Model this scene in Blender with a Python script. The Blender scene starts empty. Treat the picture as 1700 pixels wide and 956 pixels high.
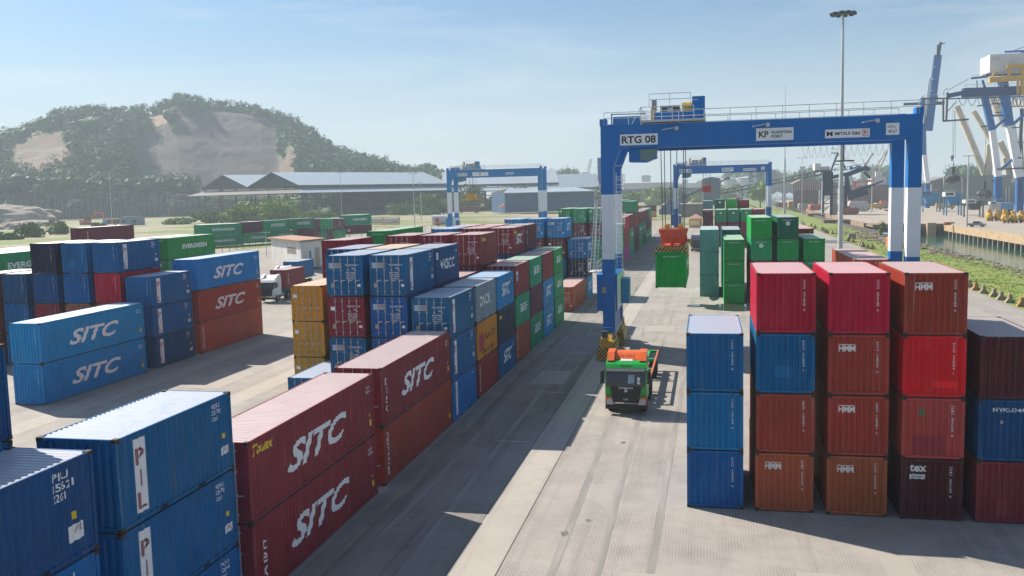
import bpy, bmesh, math, random
from mathutils import Vector, Matrix, noise
rnd = random.Random(7)
C = bpy.context.scene.collection
SC = bpy.context.scene
R = math.radians
# ------------------------------------------------------------------ camera
FPX, PITCH, ROLL, YAW, CAMH = 1525.75, .1032, -.024, .2098, 14.14
cp_, sp_, cy_, sy_ = math.cos(PITCH), math.sin(PITCH), math.cos(YAW), math.sin(YAW)
FW = Vector((-sy_*cp_, cy_*cp_, -sp_)); RT0 = Vector((cy_, sy_, 0)); UP0 = RT0.cross(FW)
RT = math.cos(ROLL)*RT0 + math.sin(ROLL)*UP0
UP = -math.sin(ROLL)*RT0 + math.cos(ROLL)*UP0
cam = bpy.data.cameras.new('camera'); camo = bpy.data.objects.new('camera', cam); C.objects.link(camo)
M = Matrix((RT, UP, -FW)).transposed().to_4x4(); M.translation = (0, 0, CAMH)
camo.matrix_world = M
cam.sensor_width = 36; cam.lens = FPX/1700*36; cam.clip_start = .5; cam.clip_end = 20000
SC.camera = camo
# ------------------------------------------------------------------ light
SUN_AZ = Vector((-1.02, .55, 0)); SUN_EL = math.atan2(1, SUN_AZ.length)
sd = Vector((-1.02, .55, 1)).normalized()
su = bpy.data.lights.new('sun', 'SUN'); su.energy = 5.0; su.angle = R(.55); su.color = (1, .92, .80)
suo = bpy.data.objects.new('sun', su); C.objects.link(suo)
suo.rotation_euler = sd.to_track_quat('Z', 'Y').to_euler()
w = bpy.data.worlds.new('World'); SC.world = w; w.use_nodes = True
nt = w.node_tree; N = nt.nodes; L = nt.links
bg = N['Background']
sky = N.new('ShaderNodeTexSky'); sky.sky_type = 'NISHITA'; sky.sun_disc = False
sky.sun_elevation = SUN_EL; sky.sun_rotation = math.atan2(-1.02, .55)
sky.air_density = 1.0; sky.dust_density = 1.2; sky.ozone_density = 2.5; sky.altitude = 0
tc = N.new('ShaderNodeTexCoord'); mp = N.new('ShaderNodeMapping'); mp.inputs['Scale'].default_value = (1.2, 1.2, 9)
L.new(tc.outputs['Generated'], mp.inputs['Vector'])
nz = N.new('ShaderNodeTexNoise'); nz.inputs['Scale'].default_value = 2.3; nz.inputs['Detail'].default_value = 7; nz.inputs['Roughness'].default_value = .62; nz.inputs['Distortion'].default_value = .4
L.new(mp.outputs[0], nz.inputs['Vector'])
cr = N.new('ShaderNodeMapRange'); cr.inputs['From Min'].default_value = .45; cr.inputs['From Max'].default_value = .72; cr.inputs['To Max'].default_value = .42
L.new(nz.outputs['Fac'], cr.inputs['Value'])
mx = N.new('ShaderNodeMix'); mx.data_type = 'RGBA'; mx.inputs[7].default_value = (12.8, 13.1, 13.4, 1)
L.new(cr.outputs[0], mx.inputs[0]); 
hz_z = N.new('ShaderNodeSeparateXYZ'); L.new(tc.outputs['Generated'], hz_z.inputs[0])
hz_r = N.new('ShaderNodeMapRange'); hz_r.interpolation_type = 'SMOOTHERSTEP'; hz_r.inputs['From Min'].default_value = .25; hz_r.inputs['From Max'].default_value = -.04; hz_r.inputs['To Max'].default_value = .85; L.new(hz_z.outputs[2], hz_r.inputs['Value'])
blu = N.new('ShaderNodeMix'); blu.data_type = 'RGBA'; blu.blend_type = 'MULTIPLY'; blu.inputs[0].default_value = 1; blu.inputs[7].default_value = (.84, 1.22, 1.48, 1); L.new(sky.outputs[0], blu.inputs[6])
hzm = N.new('ShaderNodeMix'); hzm.data_type = 'RGBA'; hzm.inputs[7].default_value = (9.8, 11.0, 11.8, 1); L.new(hz_r.outputs[0], hzm.inputs[0]); L.new(blu.outputs[2], hzm.inputs[6])
L.new(hzm.outputs[2], mx.inputs[6]); L.new(mx.outputs[2], bg.inputs['Color'])
bg.inputs['Strength'].default_value = .044
SC.view_settings.view_transform = 'Standard'; SC.view_settings.look = 'None'
SC.view_settings.exposure = .76; SC.view_settings.gamma = 1; SC.view_settings.use_curve_mapping = False
SC.render.engine = 'CYCLES'
SC.cycles.use_denoising = True
try: SC.cycles.denoiser = 'OPENIMAGEDENOISE'
except Exception: pass
SC.cycles.max_bounces = 5; SC.cycles.diffuse_bounces = 3; SC.cycles.glossy_bounces = 3; SC.cycles.transmission_bounces = 3
SC.cycles.volume_bounces = 0; SC.cycles.transparent_max_bounces = 8
SC.cycles.use_adaptive_sampling = True; SC.cycles.adaptive_threshold = .02
# ------------------------------------------------------------------ places read off the ground
def ray(u, v): return FW + RT*((u-850)/FPX) - UP*((v-478)/FPX)
def P(u, v, z=0):
    d = ray(u, v); t = (z-CAMH)/d.z
    return Vector((d.x*t, d.y*t, z))
def Q(u, v, y):
    d = ray(u, v); t = y/d.y
    return Vector((d.x*t, y, CAMH+d.z*t))
def sstep(a, b, x):
    t = min(1, max(0, (x-a)/(b-a))); return t*t*(3-2*t)
def G(x, y):
    "height of the land: flat yard, a low rise to the left and far away"
    if x > 20: return 0.0
    return 2.6*sstep(-62, -112, x) + (.0042*max(0, min(y, 620)-110))*sstep(20, -10, x)*sstep(-112, -62, x)
# ------------------------------------------------------------------ materials
def mat(name, col, rough=.6, metal=0, noise_amt=.0, scale=3., col2=None, bump=0, spec=.5, stretch=None, detail=4):
    m = bpy.data.materials.new(name); m.use_nodes = True
    n = m.node_tree.nodes; l = m.node_tree.links; b = n['Principled BSDF']
    b.inputs['Base Color'].default_value = (*col, 1); b.inputs['Roughness'].default_value = rough; b.inputs['Metallic'].default_value = metal
    b.inputs['Specular IOR Level'].default_value = spec
    if noise_amt or bump:
        t = n.new('ShaderNodeTexCoord'); z = n.new('ShaderNodeTexNoise'); z.inputs['Scale'].default_value = scale; z.inputs['Detail'].default_value = detail
        src = t.outputs['Object']
        if stretch:
            q = n.new('ShaderNodeMapping'); q.inputs['Scale'].default_value = stretch; l.new(src, q.inputs[0]); src = q.outputs[0]
        l.new(src, z.inputs['Vector'])
        if noise_amt:
            x = n.new('ShaderNodeMix'); x.data_type = 'RGBA'; x.inputs[6].default_value = (*col, 1)
            x.inputs[7].default_value = (*(col2 or tuple(c*.45 for c in col)), 1)
            r = n.new('ShaderNodeMapRange'); r.inputs['From Min'].default_value = .38; r.inputs['From Max'].default_value = .68; r.inputs['To Max'].default_value = noise_amt
            l.new(z.outputs['Fac'], r.inputs['Value']); l.new(r.outputs[0], x.inputs[0]); l.new(x.outputs[2], b.inputs['Base Color'])
        if bump:
            k = n.new('ShaderNodeBump'); k.inputs['Strength'].default_value = bump; l.new(z.outputs['Fac'], k.inputs['Height']); l.new(k.outputs[0], b.inputs['Normal'])
    return m
def paint(name, chalk, rust, rough, dirt, glare_fade=0, dk_=.6):
    "sheet paint tinted by the object's own colour: chalking, runs of rust, dirt"
    m = bpy.data.materials.new(name); m.use_nodes = True
    n = m.node_tree.nodes; l = m.node_tree.links; b = n['Principled BSDF']; b.inputs['Specular IOR Level'].default_value = .16
    oi = n.new('ShaderNodeObjectInfo'); t = n.new('ShaderNodeTexCoord')
    ad = n.new('ShaderNodeVectorMath'); ad.operation = 'ADD'
    g = n.new('ShaderNodeNewGeometry'); l.new(g.outputs['Position'], ad.inputs[0])
    def nz(scale, st, det=5, ro=.6):
        q = n.new('ShaderNodeMapping'); q.inputs['Scale'].default_value = st; l.new(ad.outputs[0], q.inputs[0])
        z = n.new('ShaderNodeTexNoise'); z.inputs['Scale'].default_value = scale; z.inputs['Detail'].default_value = det; z.inputs['Roughness'].default_value = ro
        l.new(q.outputs[0], z.inputs['Vector']); return z.outputs['Fac']
    def rng(x, a, c, hi):
        r = n.new('ShaderNodeMapRange'); r.inputs['From Min'].default_value = a; r.inputs['From Max'].default_value = c; r.inputs['To Max'].default_value = hi
        l.new(x, r.inputs['Value']); return r.outputs[0]
    def mixc(f, a, c):
        x = n.new('ShaderNodeMix'); x.data_type = 'RGBA'; l.new(f, x.inputs[0])
        if isinstance(a, tuple): x.inputs[6].default_value = (*a, 1)
        else: l.new(a, x.inputs[6])
        if isinstance(c, tuple): x.inputs[7].default_value = (*c, 1)
        else: l.new(c, x.inputs[7])
        return x.outputs[2]
    dk = n.new('ShaderNodeMix'); dk.data_type = 'RGBA'; dk.blend_type = 'MULTIPLY'; dk.inputs[0].default_value = 1; dk.inputs[7].default_value = (.74, .75, .77, 1)
    
    base = oi.outputs['Color']
    if glare_fade:
        fd = n.new('ShaderNodeMix'); fd.data_type = 'RGBA'; fd.blend_type = 'SCREEN'; fd.inputs[0].default_value = 1; fd.inputs[7].default_value = (glare_fade, glare_fade*.98, glare_fade*.96, 1); l.new(base, fd.inputs[6]); base = fd.outputs[2]
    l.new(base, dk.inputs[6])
    c = mixc(rng(nz(.55, (1, 1, 1), 4), .35, .65, dk_), base, dk.outputs[2])
    c = mixc(rng(nz(1.1, (1, 1, .5), 5), .42, .75, chalk), c, (.5, .5, .48))
    c = mixc(rng(nz(3.2, (1, 1, .12), 6, .7), .60, .80, rust), c, (.10, .045, .022))
    c = mixc(rng(nz(9, (1, 1, 1), 5, .75), .66, .74, rust), c, (.085, .038, .02))
    c = mixc(rng(nz(1.7, (1, 1, .3), 5), .5, .8, dirt), c, (.045, .042, .038))
    c = mixc(rng(nz(5.5, (1, 1, .05), 5, .65), .56, .78, dirt*1.6), c, (.03, .028, .026))
    c = mixc(rng(nz(4.0, (1, 1, .07), 4, .6), .60, .8, dirt*1.2), c, (.42, .42, .42))
    l.new(c, b.inputs['Base Color']); b.inputs['Roughness'].default_value = rough
    r2 = rng(nz(2.5, (1, 1, 1)), .3, .7, .25); a2 = n.new('ShaderNodeMath'); a2.operation = 'ADD'; a2.inputs[1].default_value = rough-.1; l.new(r2, a2.inputs[0]); l.new(a2.outputs[0], b.inputs['Roughness'])
    return m
PAINT = paint('container_paint', .035, .68, .42, .17)
ROOFP = paint('container_roof_paint', .32, .4, .36, .08, .45, .2)  # roof colour painted paler for sun glare, on top of chalky fading
FRAMEP = paint('container_frame_paint', .03, .9, .5, .35)
CAST = mat('rusty_casting', (.075, .04, .025), .8, noise_amt=.8, scale=6, col2=(.02, .016, .014))
DARK = mat('dark_void', (.008, .008, .008), .9)
WHITE = mat('white_decal', (.84, .84, .83), .5, noise_amt=.15, scale=5, col2=(.5, .5, .5))
RED = mat('red_decal', (.55, .02, .035), .5)
YEL = mat('yellow_decal', (.75, .52, .02), .5)
BLK = mat('black_decal', (.012, .012, .014), .5)
NAV = mat('navy_decal', (.03, .06, .22), .5)
GRN = mat('green_decal', (.01, .22, .09), .5)
GALV = mat('galvanised_bar', (.50, .50, .50), .45, .3, noise_amt=.5, scale=8, col2=(.2, .15, .12))
DM = {'w': WHITE, 'r': RED, 'y': YEL, 'k': BLK, 'n': NAV, 'g': GRN, 'p': mat('pale_blue_decal', (.35, .45, .55), .5), 'o': mat('orange_decal', (.7, .2, .03), .5), 'm': mat('faded_red_patch', (.3, .03, .04), .6), 't': mat('tan_label', (.4, .33, .24), .7)}
STEEL_B = mat('crane_blue', (.0, .15, .47), .42, noise_amt=.3, scale=.8, col2=(.0, .11, .36), spec=.3)
STEEL_LB = mat('crane_blue_light', (.006, .21, .50), .45, noise_amt=.4, scale=.6, col2=(.006, .14, .36))
STEEL_W = mat('crane_white', (.80, .82, .85), .45, noise_amt=.25, scale=.9, col2=(.62, .63, .65))
GREYM = mat('grey_steel', (.32, .33, .34), .5, .2, noise_amt=.4, scale=4)
PALE = mat('pale_grey_steel', (.55, .56, .57), .5, noise_amt=.3, scale=3)
DGREY = mat('dark_grey_steel', (.06, .065, .07), .55, noise_amt=.4, scale=4)
YELM = mat('machine_yellow', (.62, .36, .02), .45, noise_amt=.4, scale=3, col2=(.35, .2, .03))
ORNG = mat('machine_orange', (.62, .10, .015), .45, noise_amt=.4, scale=3, col2=(.35, .05, .02))
RUB = mat('tyre_rubber', (.016, .016, .017), .85, noise_amt=.4, scale=9, col2=(.05, .048, .045))
GLASS = mat('dark_glass', (.012, .02, .026), .06, spec=.8)
TEALG = mat('green_tinted_glass', (.05, .16, .15), .08, spec=.8)
def hazard():
    m = bpy.data.materials.new('hazard_stripes'); m.use_nodes = True; n = m.node_tree.nodes; l = m.node_tree.links
    g = n.new('ShaderNodeNewGeometry'); v = n.new('ShaderNodeVectorMath'); v.operation = 'DOT_PRODUCT'; v.inputs[1].default_value = (3.4, 3.4, -3.4)
    l.new(g.outputs['Position'], v.inputs[0]); f = n.new('ShaderNodeMath'); f.operation = 'FRACT'; l.new(v.outputs['Value'], f.inputs[0])
    s = n.new('ShaderNodeMath'); s.operation = 'GREATER_THAN'; s.inputs[1].default_value = .5; l.new(f.outputs[0], s.inputs[0])
    x = n.new('ShaderNodeMix'); x.data_type = 'RGBA'; x.inputs[6].default_value = (.015, .015, .015, 1); x.inputs[7].default_value = (.62, .40, .03, 1)
    l.new(s.outputs[0], x.inputs[0]); l.new(x.outputs[2], n['Principled BSDF'].inputs['Base Color']); n['Principled BSDF'].inputs['Roughness'].default_value = .5
    return m
HAZ = hazard(); DM['P'] = PAINT
# ------------------------------------------------------------------ mesh builder
_ico = {}
class MB:
    def __init__(s): s.v = []; s.f = []; s.m = []
    def face(s, pts, mi=0):
        i = len(s.v); s.v += [tuple(p) for p in pts]; s.f.append(tuple(range(i, i+len(pts)))); s.m.append(mi)
    def box(s, x0, y0, z0, x1, y1, z1, mi=0):
        i = len(s.v)
        s.v += [(x0,y0,z0),(x1,y0,z0),(x1,y1,z0),(x0,y1,z0),(x0,y0,z1),(x1,y0,z1),(x1,y1,z1),(x0,y1,z1)]
        for q in ((3,2,1,0),(4,5,6,7),(0,1,5,4),(1,2,6,5),(2,3,7,6),(3,0,4,7)): s.f.append(tuple(i+k for k in q)); s.m.append(mi)
    def bar(s, p, q, wx, wz=None, mi=0, up=(0,0,1)):
        "a rectangular bar from p to q"
        p = Vector(p); q = Vector(q); d = (q-p); wz = wz or wx
        a = d.cross(Vector(up));
        if a.length < 1e-5: a = d.cross(Vector((0,1,0)))
        a.normalize(); b = a.cross(d).normalized(); a *= wx/2; b *= wz/2; i = len(s.v)
        for o in (p, q):
            for e in (-a-b, a-b, a+b, -a+b): s.v.append(tuple(o+e))
        for f in ((3,2,1,0),(4,5,6,7),(0,1,5,4),(1,2,6,5),(2,3,7,6),(3,0,4,7)): s.f.append(tuple(i+k for k in f)); s.m.append(mi)
    def tube(s, p, q, r, n=7, mi=0, r2=None, cap=True):
        p = Vector(p); q = Vector(q); d = (q-p).normalized(); r2 = r if r2 is None else r2
        a = d.cross(Vector((0,0,1)))
        if a.length < 1e-4: a = d.cross(Vector((0,1,0)))
        a.normalize(); b = d.cross(a); i = len(s.v)
        for o, k in ((p, r), (q, r2)):
            for j in range(n):
                t = 2*math.pi*j/n; s.v.append(tuple(o+a*(k*math.cos(t))+b*(k*math.sin(t))))
        for j in range(n): s.f.append((i+j, i+(j+1) % n, i+n+(j+1) % n, i+n+j)); s.m.append(mi)
        if cap:
            s.f.append(tuple(i+n-1-j for j in range(n))); s.m.append(mi); s.f.append(tuple(i+n+j for j in range(n))); s.m.append(mi)
    def path(s, pts, r, n=5, mi=0):
        for a, b in zip(pts, pts[1:]): s.tube(a, b, r, n, mi)
    def prism(s, poly, axis, a, b, mi=0):
        "polygon (2-D) pushed along an axis; poly lists the other two coordinates in order"
        def mk(p, t): return {'x': (t, p[0], p[1]), 'y': (p[0], t, p[1]), 'z': (p[0], p[1], t)}[axis]
        n = len(poly); i = len(s.v); s.v += [mk(p, a) for p in poly]+[mk(p, b) for p in poly]
        s.f.append(tuple(range(i+n-1, i-1, -1))); s.m.append(mi); s.f.append(tuple(range(i+n, i+2*n))); s.m.append(mi)
        for j in range(n): s.f.append((i+j, i+(j+1) % n, i+n+(j+1) % n, i+n+j)); s.m.append(mi)
    def blob(s, c, r, sub=2, amp=.25, fr=1.0, seed=0, mi=0, flat=None):
        "an uneven lump"
        if sub not in _ico:
            b = bmesh.new(); bmesh.ops.create_icosphere(b, subdivisions=sub, radius=1)
            _ico[sub] = ([v.co.copy() for v in b.verts], [tuple(v.index for v in f.verts) for f in b.faces]); b.free()
        vs, fs = _ico[sub]; i = len(s.v); c = Vector(c); s1 = Vector((seed*3.1, seed*1.7, seed)); s2 = Vector((seed, 9, 0))
        for co in vs:
            k = 1+amp*noise.noise(co*(fr*1.7)+s1)+amp*.6*noise.noise(co*(fr*4)+s2)
            z = co.z*r[2]*k
            if flat is not None: z = max(z, flat)
            s.v.append((c.x+co.x*r[0]*k, c.y+co.y*r[1]*k, c.z+z))
        s.f += [(i+a, i+b_, i+c_) for a, b_, c_ in fs]; s.m += [mi]*len(fs)
    def mesh(s, name, mats, smooth=False):
        me = bpy.data.meshes.new(name); me.from_pydata(s.v, [], s.f)
        for m in (mats if isinstance(mats, (list, tuple)) else [mats]): me.materials.append(m)
        me.polygons.foreach_set('material_index', s.m)
        if smooth: me.polygons.foreach_set('use_smooth', [True]*len(s.f))
        me.update(); bm = bmesh.new(); bm.from_mesh(me); bmesh.ops.recalc_face_normals(bm, faces=bm.faces); bm.to_mesh(me); bm.free()
        return me
    def build(s, name, mats, parent=None, loc=None, smooth=False):
        return put(name, s.mesh(name, mats, smooth), parent, loc)
def put(name, me, parent=None, loc=None, rz=0, col=None):
    o = bpy.data.objects.new(name, me); C.objects.link(o)
    if parent: o.parent = parent
    if loc: o.location = loc
    if rz: o.rotation_euler[2] = rz
    if col: o.color = (*col, 1)
    return o
def tag(o, label, cat, group=None):
    o['label'] = label; o['category'] = cat
    if group: o['group'] = group
    return o
def thing(name, label, cat, loc=(0,0,0), rz=0, group=None):
    o = bpy.data.objects.new(name, None); C.objects.link(o); o.location = loc; o.rotation_euler[2] = rz; o.empty_display_size = .3
    return tag(o, label, cat, group)
def kind(o, k): o['kind'] = k; return o
def copy_thing(root, loc, rz, label, group=None):
    r = root.copy(); C.objects.link(r); r.location = loc; r.rotation_euler[2] = rz; r['label'] = label
    if group: r['group'] = group
    def rec(a, b):
        for ch in list(a.children):
            c = ch.copy(); C.objects.link(c); c.parent = b; rec(ch, c)
    rec(root, r); return r
# ------------------------------------------------------------------ lettering
_tc = {}
def text_raw(body, shear, bold):
    k = (body, shear, bold)
    if k in _tc: return _tc[k]
    cu = bpy.data.curves.new('t', 'FONT'); cu.body = body; cu.shear = shear; cu.offset = bold; cu.resolution_u = 3
    o = bpy.data.objects.new('t', cu); C.objects.link(o)
    me = bpy.data.meshes.new_from_object(o.evaluated_get(bpy.context.evaluated_depsgraph_get()))
    vs = [(v.co.x, v.co.y) for v in me.vertices]; fs = [tuple(p.vertices) for p in me.polygons]
    bpy.data.objects.remove(o); bpy.data.curves.remove(cu); bpy.data.meshes.remove(me)
    x0 = min(v[0] for v in vs); x1 = max(v[0] for v in vs); y0 = min(v[1] for v in vs); y1 = max(v[1] for v in vs)
    vs = [((a-x0)/(x1-x0), (b-y0)/(y1-y0)) for a, b in vs]
    _tc[k] = (vs, fs); return vs, fs
def text2d(body, w, h, style=''):
    "flat text fitted in w x h; 'v' stacks the characters downwards"
    if 'v' in style:
        V = []; F = []; n = len(body); ch = h/n
        for i, c in enumerate(body):
            if c == ' ': continue
            vs, fs = text_raw(c, 0, .012); k = len(V); ww = w*(.35 if c in 'I1' else 1)
            V += [((w-ww)/2+a*ww, h-(i+1)*ch+b*ch*.76) for a, b in vs]; F += [tuple(k+j for j in f) for f in fs]
        return V, F
    vs, fs = text_raw(body, .38 if 'i' in style else 0, .03 if 'b' in style else (.012 if 'n' in style else 0))
    return [(a*w, b*h) for a, b in vs], fs
def sign_text(m, body, org, ux, uz, w, h, mi=0, style=''):
    "adds text to builder m on the plane at org spanned by ux, uz"
    V, F = text2d(body, w, h, style); i = len(m.v); org = Vector(org); ux = Vector(ux); uz = Vector(uz)
    m.v += [tuple(org+ux*a+uz*b) for a, b in V]; m.f += [tuple(i+k for k in f) for f in F]; m.m += [mi]*len(F)
# ------------------------------------------------------------------ containers
CW, CD = 2.438, .036
def corr(a, b, pitch):
    n = max(1, round((b-a)/pitch)); p = (b-a)/n; out = [(a, 0.)]
    for i in range(n):
        t = a+i*p; out += [(t+.14*p, 0.), (t+.38*p, CD), (t+.62*p, CD), (t+.86*p, 0.)]
    out.append((b, 0.)); return out
def cdepth(t, a, b, pitch):
    c = corr(a, b, pitch)
    for (t0, d0), (t1, d1) in zip(c, c[1:]):
        if t0 <= t <= t1: return d0+(d1-d0)*(t-t0)/max(1e-6, t1-t0)
    return 0.
_cm = {}
def cmesh(kind_, L_, H_):
    k = (kind_, L_, H_)
    if k in _cm: return _cm[k]
    m = MB()
    if kind_ in ('side_wall0', 'side_wall1'):
        for sx in (int(kind_[-1]),):
            c = corr(.15, L_-.15, .278)
            for (a, d), (b, e) in zip(c, c[1:]):
                xa = CW-.014-d if sx else .014+d; xb = CW-.014-e if sx else .014+e
                m.face([(xa, a, .14), (xb, b, .14), (xb, b, H_-.09), (xa, a, H_-.09)])
        r = m.mesh('side_wall', [PAINT])
    elif kind_ == 'roof':
        n = round((L_-.3)/.21); p = (L_-.3)/n
        for i in range(n):
            t = .15+i*p; z = H_-.016
            for a, b, za, zb in ((0, .3, z, z), (.3, .45, z, z-.022), (.45, .85, z-.022, z-.022), (.85, 1, z-.022, z)):
                m.face([(.05, t+a*p, za), (CW-.05, t+a*p, za), (CW-.05, t+b*p, zb), (.05, t+b*p, zb)])
        m.face([(.05, .04, H_-.016), (CW-.05, .04, H_-.016), (CW-.05, .15, H_-.016), (.05, .15, H_-.016)])
        m.face([(.05, L_-.04, H_-.016), (CW-.05, L_-.04, H_-.016), (CW-.05, L_-.15, H_-.016), (.05, L_-.15, H_-.016)])
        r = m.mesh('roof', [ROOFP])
    elif kind_ in ('end_wall', 'rear_wall_or_shade_sheet'):
        c = corr(.13, CW-.13, .242); g_ = 1.9
        for (a, d), (b, e) in zip(c, c[1:]):
            ya, yb = (.014+d*g_, .014+e*g_) if kind_ == 'end_wall' else (L_-.014-d, L_-.014-e)
            m.face([(a, ya, .14), (b, yb, .14), (b, yb, H_-.10), (a, ya, H_-.10)])
        r = m.mesh('end_wall', [PAINT])
    elif kind_ == 'frame':
        for x in (0, CW-.06): m.box(x+.004, .15, .035, x+.056, L_-.15, .15); m.box(x+.004, .15, H_-.1, x+.056, L_-.15, H_-.012)
        for x in (0, CW-.13):
            for y in (0, L_-.13): m.box(x+.004, y+.004, .11, x+.126, y+.126, H_-.11)
        for y in (0, L_-.08):
            m.box(.14, y+.005, .035, CW-.14, y+.075, .15); m.box(.14, y+.005, H_-.11, CW-.14, y+.075, H_-.012)
        m.box(.06, .08, .08, CW-.06, L_-.08, .11, 1)
        if L_ < 7:
            for y in (L_/2-1.2, L_/2+.84):
                for x in (.0015, CW-.0035): m.box(x, y, .045, x+.002, y+.36, .135, 1)
        for x in (0, CW-.162):
            for y in (0, L_-.178):
                for z in (0, H_-.118):
                    m.box(x-.002, y-.002, z, x+.164, y+.18, z+.118, 2)
        # holes of the castings seen on the near end
        for x in (.055, CW-.107):
            for z in (.03, H_-.088): m.box(x, -.004, z, x+.052, -.003, z+.06, 1)
        r = m.mesh('frame', [FRAMEP, DARK, CAST])
    elif kind_ in ('door_l', 'door_r', 'door_lb', 'door_rb'):
        x0, x1 = (.125, CW/2-.006) if kind_[5] == 'l' else (CW/2+.006, CW-.125)
        zs = [.155]; hh = (H_-.115-.155); n = 5
        for i in range(n):
            a = .155+hh*i/n; zs += [a+hh/n*.2, a+hh/n*.3, a+hh/n*.75, a+hh/n*.85]
        zs.append(H_-.115); ds = [.02]+[.02, .05, .05, .02]*n+[.02]
        for (a, d), (b, e) in zip(zip(zs, ds), zip(zs[1:], ds[1:])):
            m.face([(x0+.05, d, a), (x1-.05, d, a), (x1-.05, e, b), (x0+.05, e, b)])
        m.box(x0, .012, .155, x0+.05, .06, H_-.115); m.box(x1-.05, .012, .155, x1, .06, H_-.115)
        m.box(x0-.012, .02, .15, x0, .05, H_-.11, 1)
        if kind_.endswith('b'):
            for q in BARX[kind_[5]]: bar_geo(m, q, H_, 2)
        r = m.mesh('door', [PAINT, DARK, GALV])
    elif kind_ == 'bar':
        bar_geo(m, 0, H_, 0); r = m.mesh('locking_bar', [GALV])
    _cm[k] = r; return r
BARX = {'l': (.50, .98), 'r': (1.46, 1.94)}
def bar_geo(m, x, H_, mi):
    m.tube((x, -.02, .06), (x, -.02, H_-.04), .021, 6, mi)
    for z in (.3, H_*.36, H_*.64, H_-.3): m.box(x-.06, -.028, z-.03, x+.06, .02, z+.03, mi)
    m.box(x-.02, -.045, .98, x+.28, -.025, 1.03, mi)
_dm = {}
def decal_mesh(L_, H_, face, body, u, v, w, h, mk, style, conf):
    k = (L_, H_, face, body, u, v, w, h, mk, style, conf)
    if k in _dm: return _dm[k]
    eps = .003
    if body is None: V, F = [(0, 0), (w, 0), (w, h), (0, h)], [(0, 1, 2, 3)]
    elif body == 'disc': V, F = [(w/2+w/2*math.cos(t*.3927), h/2+h/2*math.sin(t*.3927)) for t in range(16)], [tuple(range(16))]
    elif body == 'tri': V, F = [(0, 0), (w, 0), (w*.5, h)], [(0, 1, 2)]
    else: V, F = text2d(body, w, h, style)
    bm = bmesh.new(); vs = [bm.verts.new((a+u, 0, b+v)) for a, b in V]
    for f in F:
        try: bm.faces.new([vs[i] for i in f])
        except ValueError: pass
    a0, b0, pit = ((.15, L_-.15, .278) if face in 'RL' else (.13, CW-.13, .242))
    if conf:
        for t, d in corr(a0, b0, pit):
            tt = t if face != 'L' else L_-t
            if u < tt < u+w: bmesh.ops.bisect_plane(bm, geom=bm.verts[:]+bm.edges[:]+bm.faces[:], plane_co=(tt, 0, 0), plane_no=(1, 0, 0), dist=1e-5)
    for q in bm.verts:
        x, z = q.co.x, q.co.z
        t = x if face != 'L' else L_-x
        d = cdepth(t, a0, b0, pit) if conf else 0.
        if face == 'R': q.co = (CW-.014-d+eps, x, z)
        elif face == 'L': q.co = (.014+d-eps, L_-x, z)
        elif face == 'F': q.co = (x, .014+d*1.9-eps, z)
        elif face == 'D': q.co = (x, .012-eps*2, z)
    me = bpy.data.meshes.new('decal'); bm.normal_update(); bm.to_mesh(me); bm.free(); me.materials.append(DM[mk])
    _dm[k] = me; return me
COL = dict(blue=(.001, .125, .32), brightblue=(.002, .175, .45), deepblue=(.001, .075, .215), navy=(.012, .020, .05), slate=(.02, .04, .075),
    skyblue=(.004, .28, .58), maroon=(.27, .030, .040), darkmaroon=(.085, .014, .02), wine=(.26, .016, .045), crimson=(.50, .010, .040), red=(.74, .010, .016),
    brown=(.36, .052, .032), rust=(.44, .095, .045), salmon=(.42, .13, .085), pinkred=(.50, .06, .055), green=(.004, .32, .07), brightgreen=(.006, .40, .055),
    darkgreen=(.004, .16, .085), jade=(.012, .33, .14), teal=(.13, .33, .33), darkteal=(.016, .16, .18), yellow=(.60, .27, .025), grey=(.26, .35, .40), magenta=(.45, .05, .32), orange=(.6, .16, .03), white=(.7, .7, .68), plum=(.14, .022, .05))
CNAME = dict(brightblue='bright blue', deepblue='deep blue', slate='slate blue', skyblue='sky blue', darkmaroon='dark maroon', wine='wine red', pinkred='pinkish red', brown='red brown', rust='rust brown', salmon='salmon pink', brightgreen='bright green', darkgreen='dark green', jade='jade green', darkteal='dark teal')
def V_(r): return r.uniform(-1, 1)
CODES = ['PCIU 128647 0', 'SEGU 760241 2', 'CAXU 441828 2', 'GAOU 602188 5', 'HDMU 251703 8', 'TCKU 127654 0', 'PCIU 176094 1']
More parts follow.
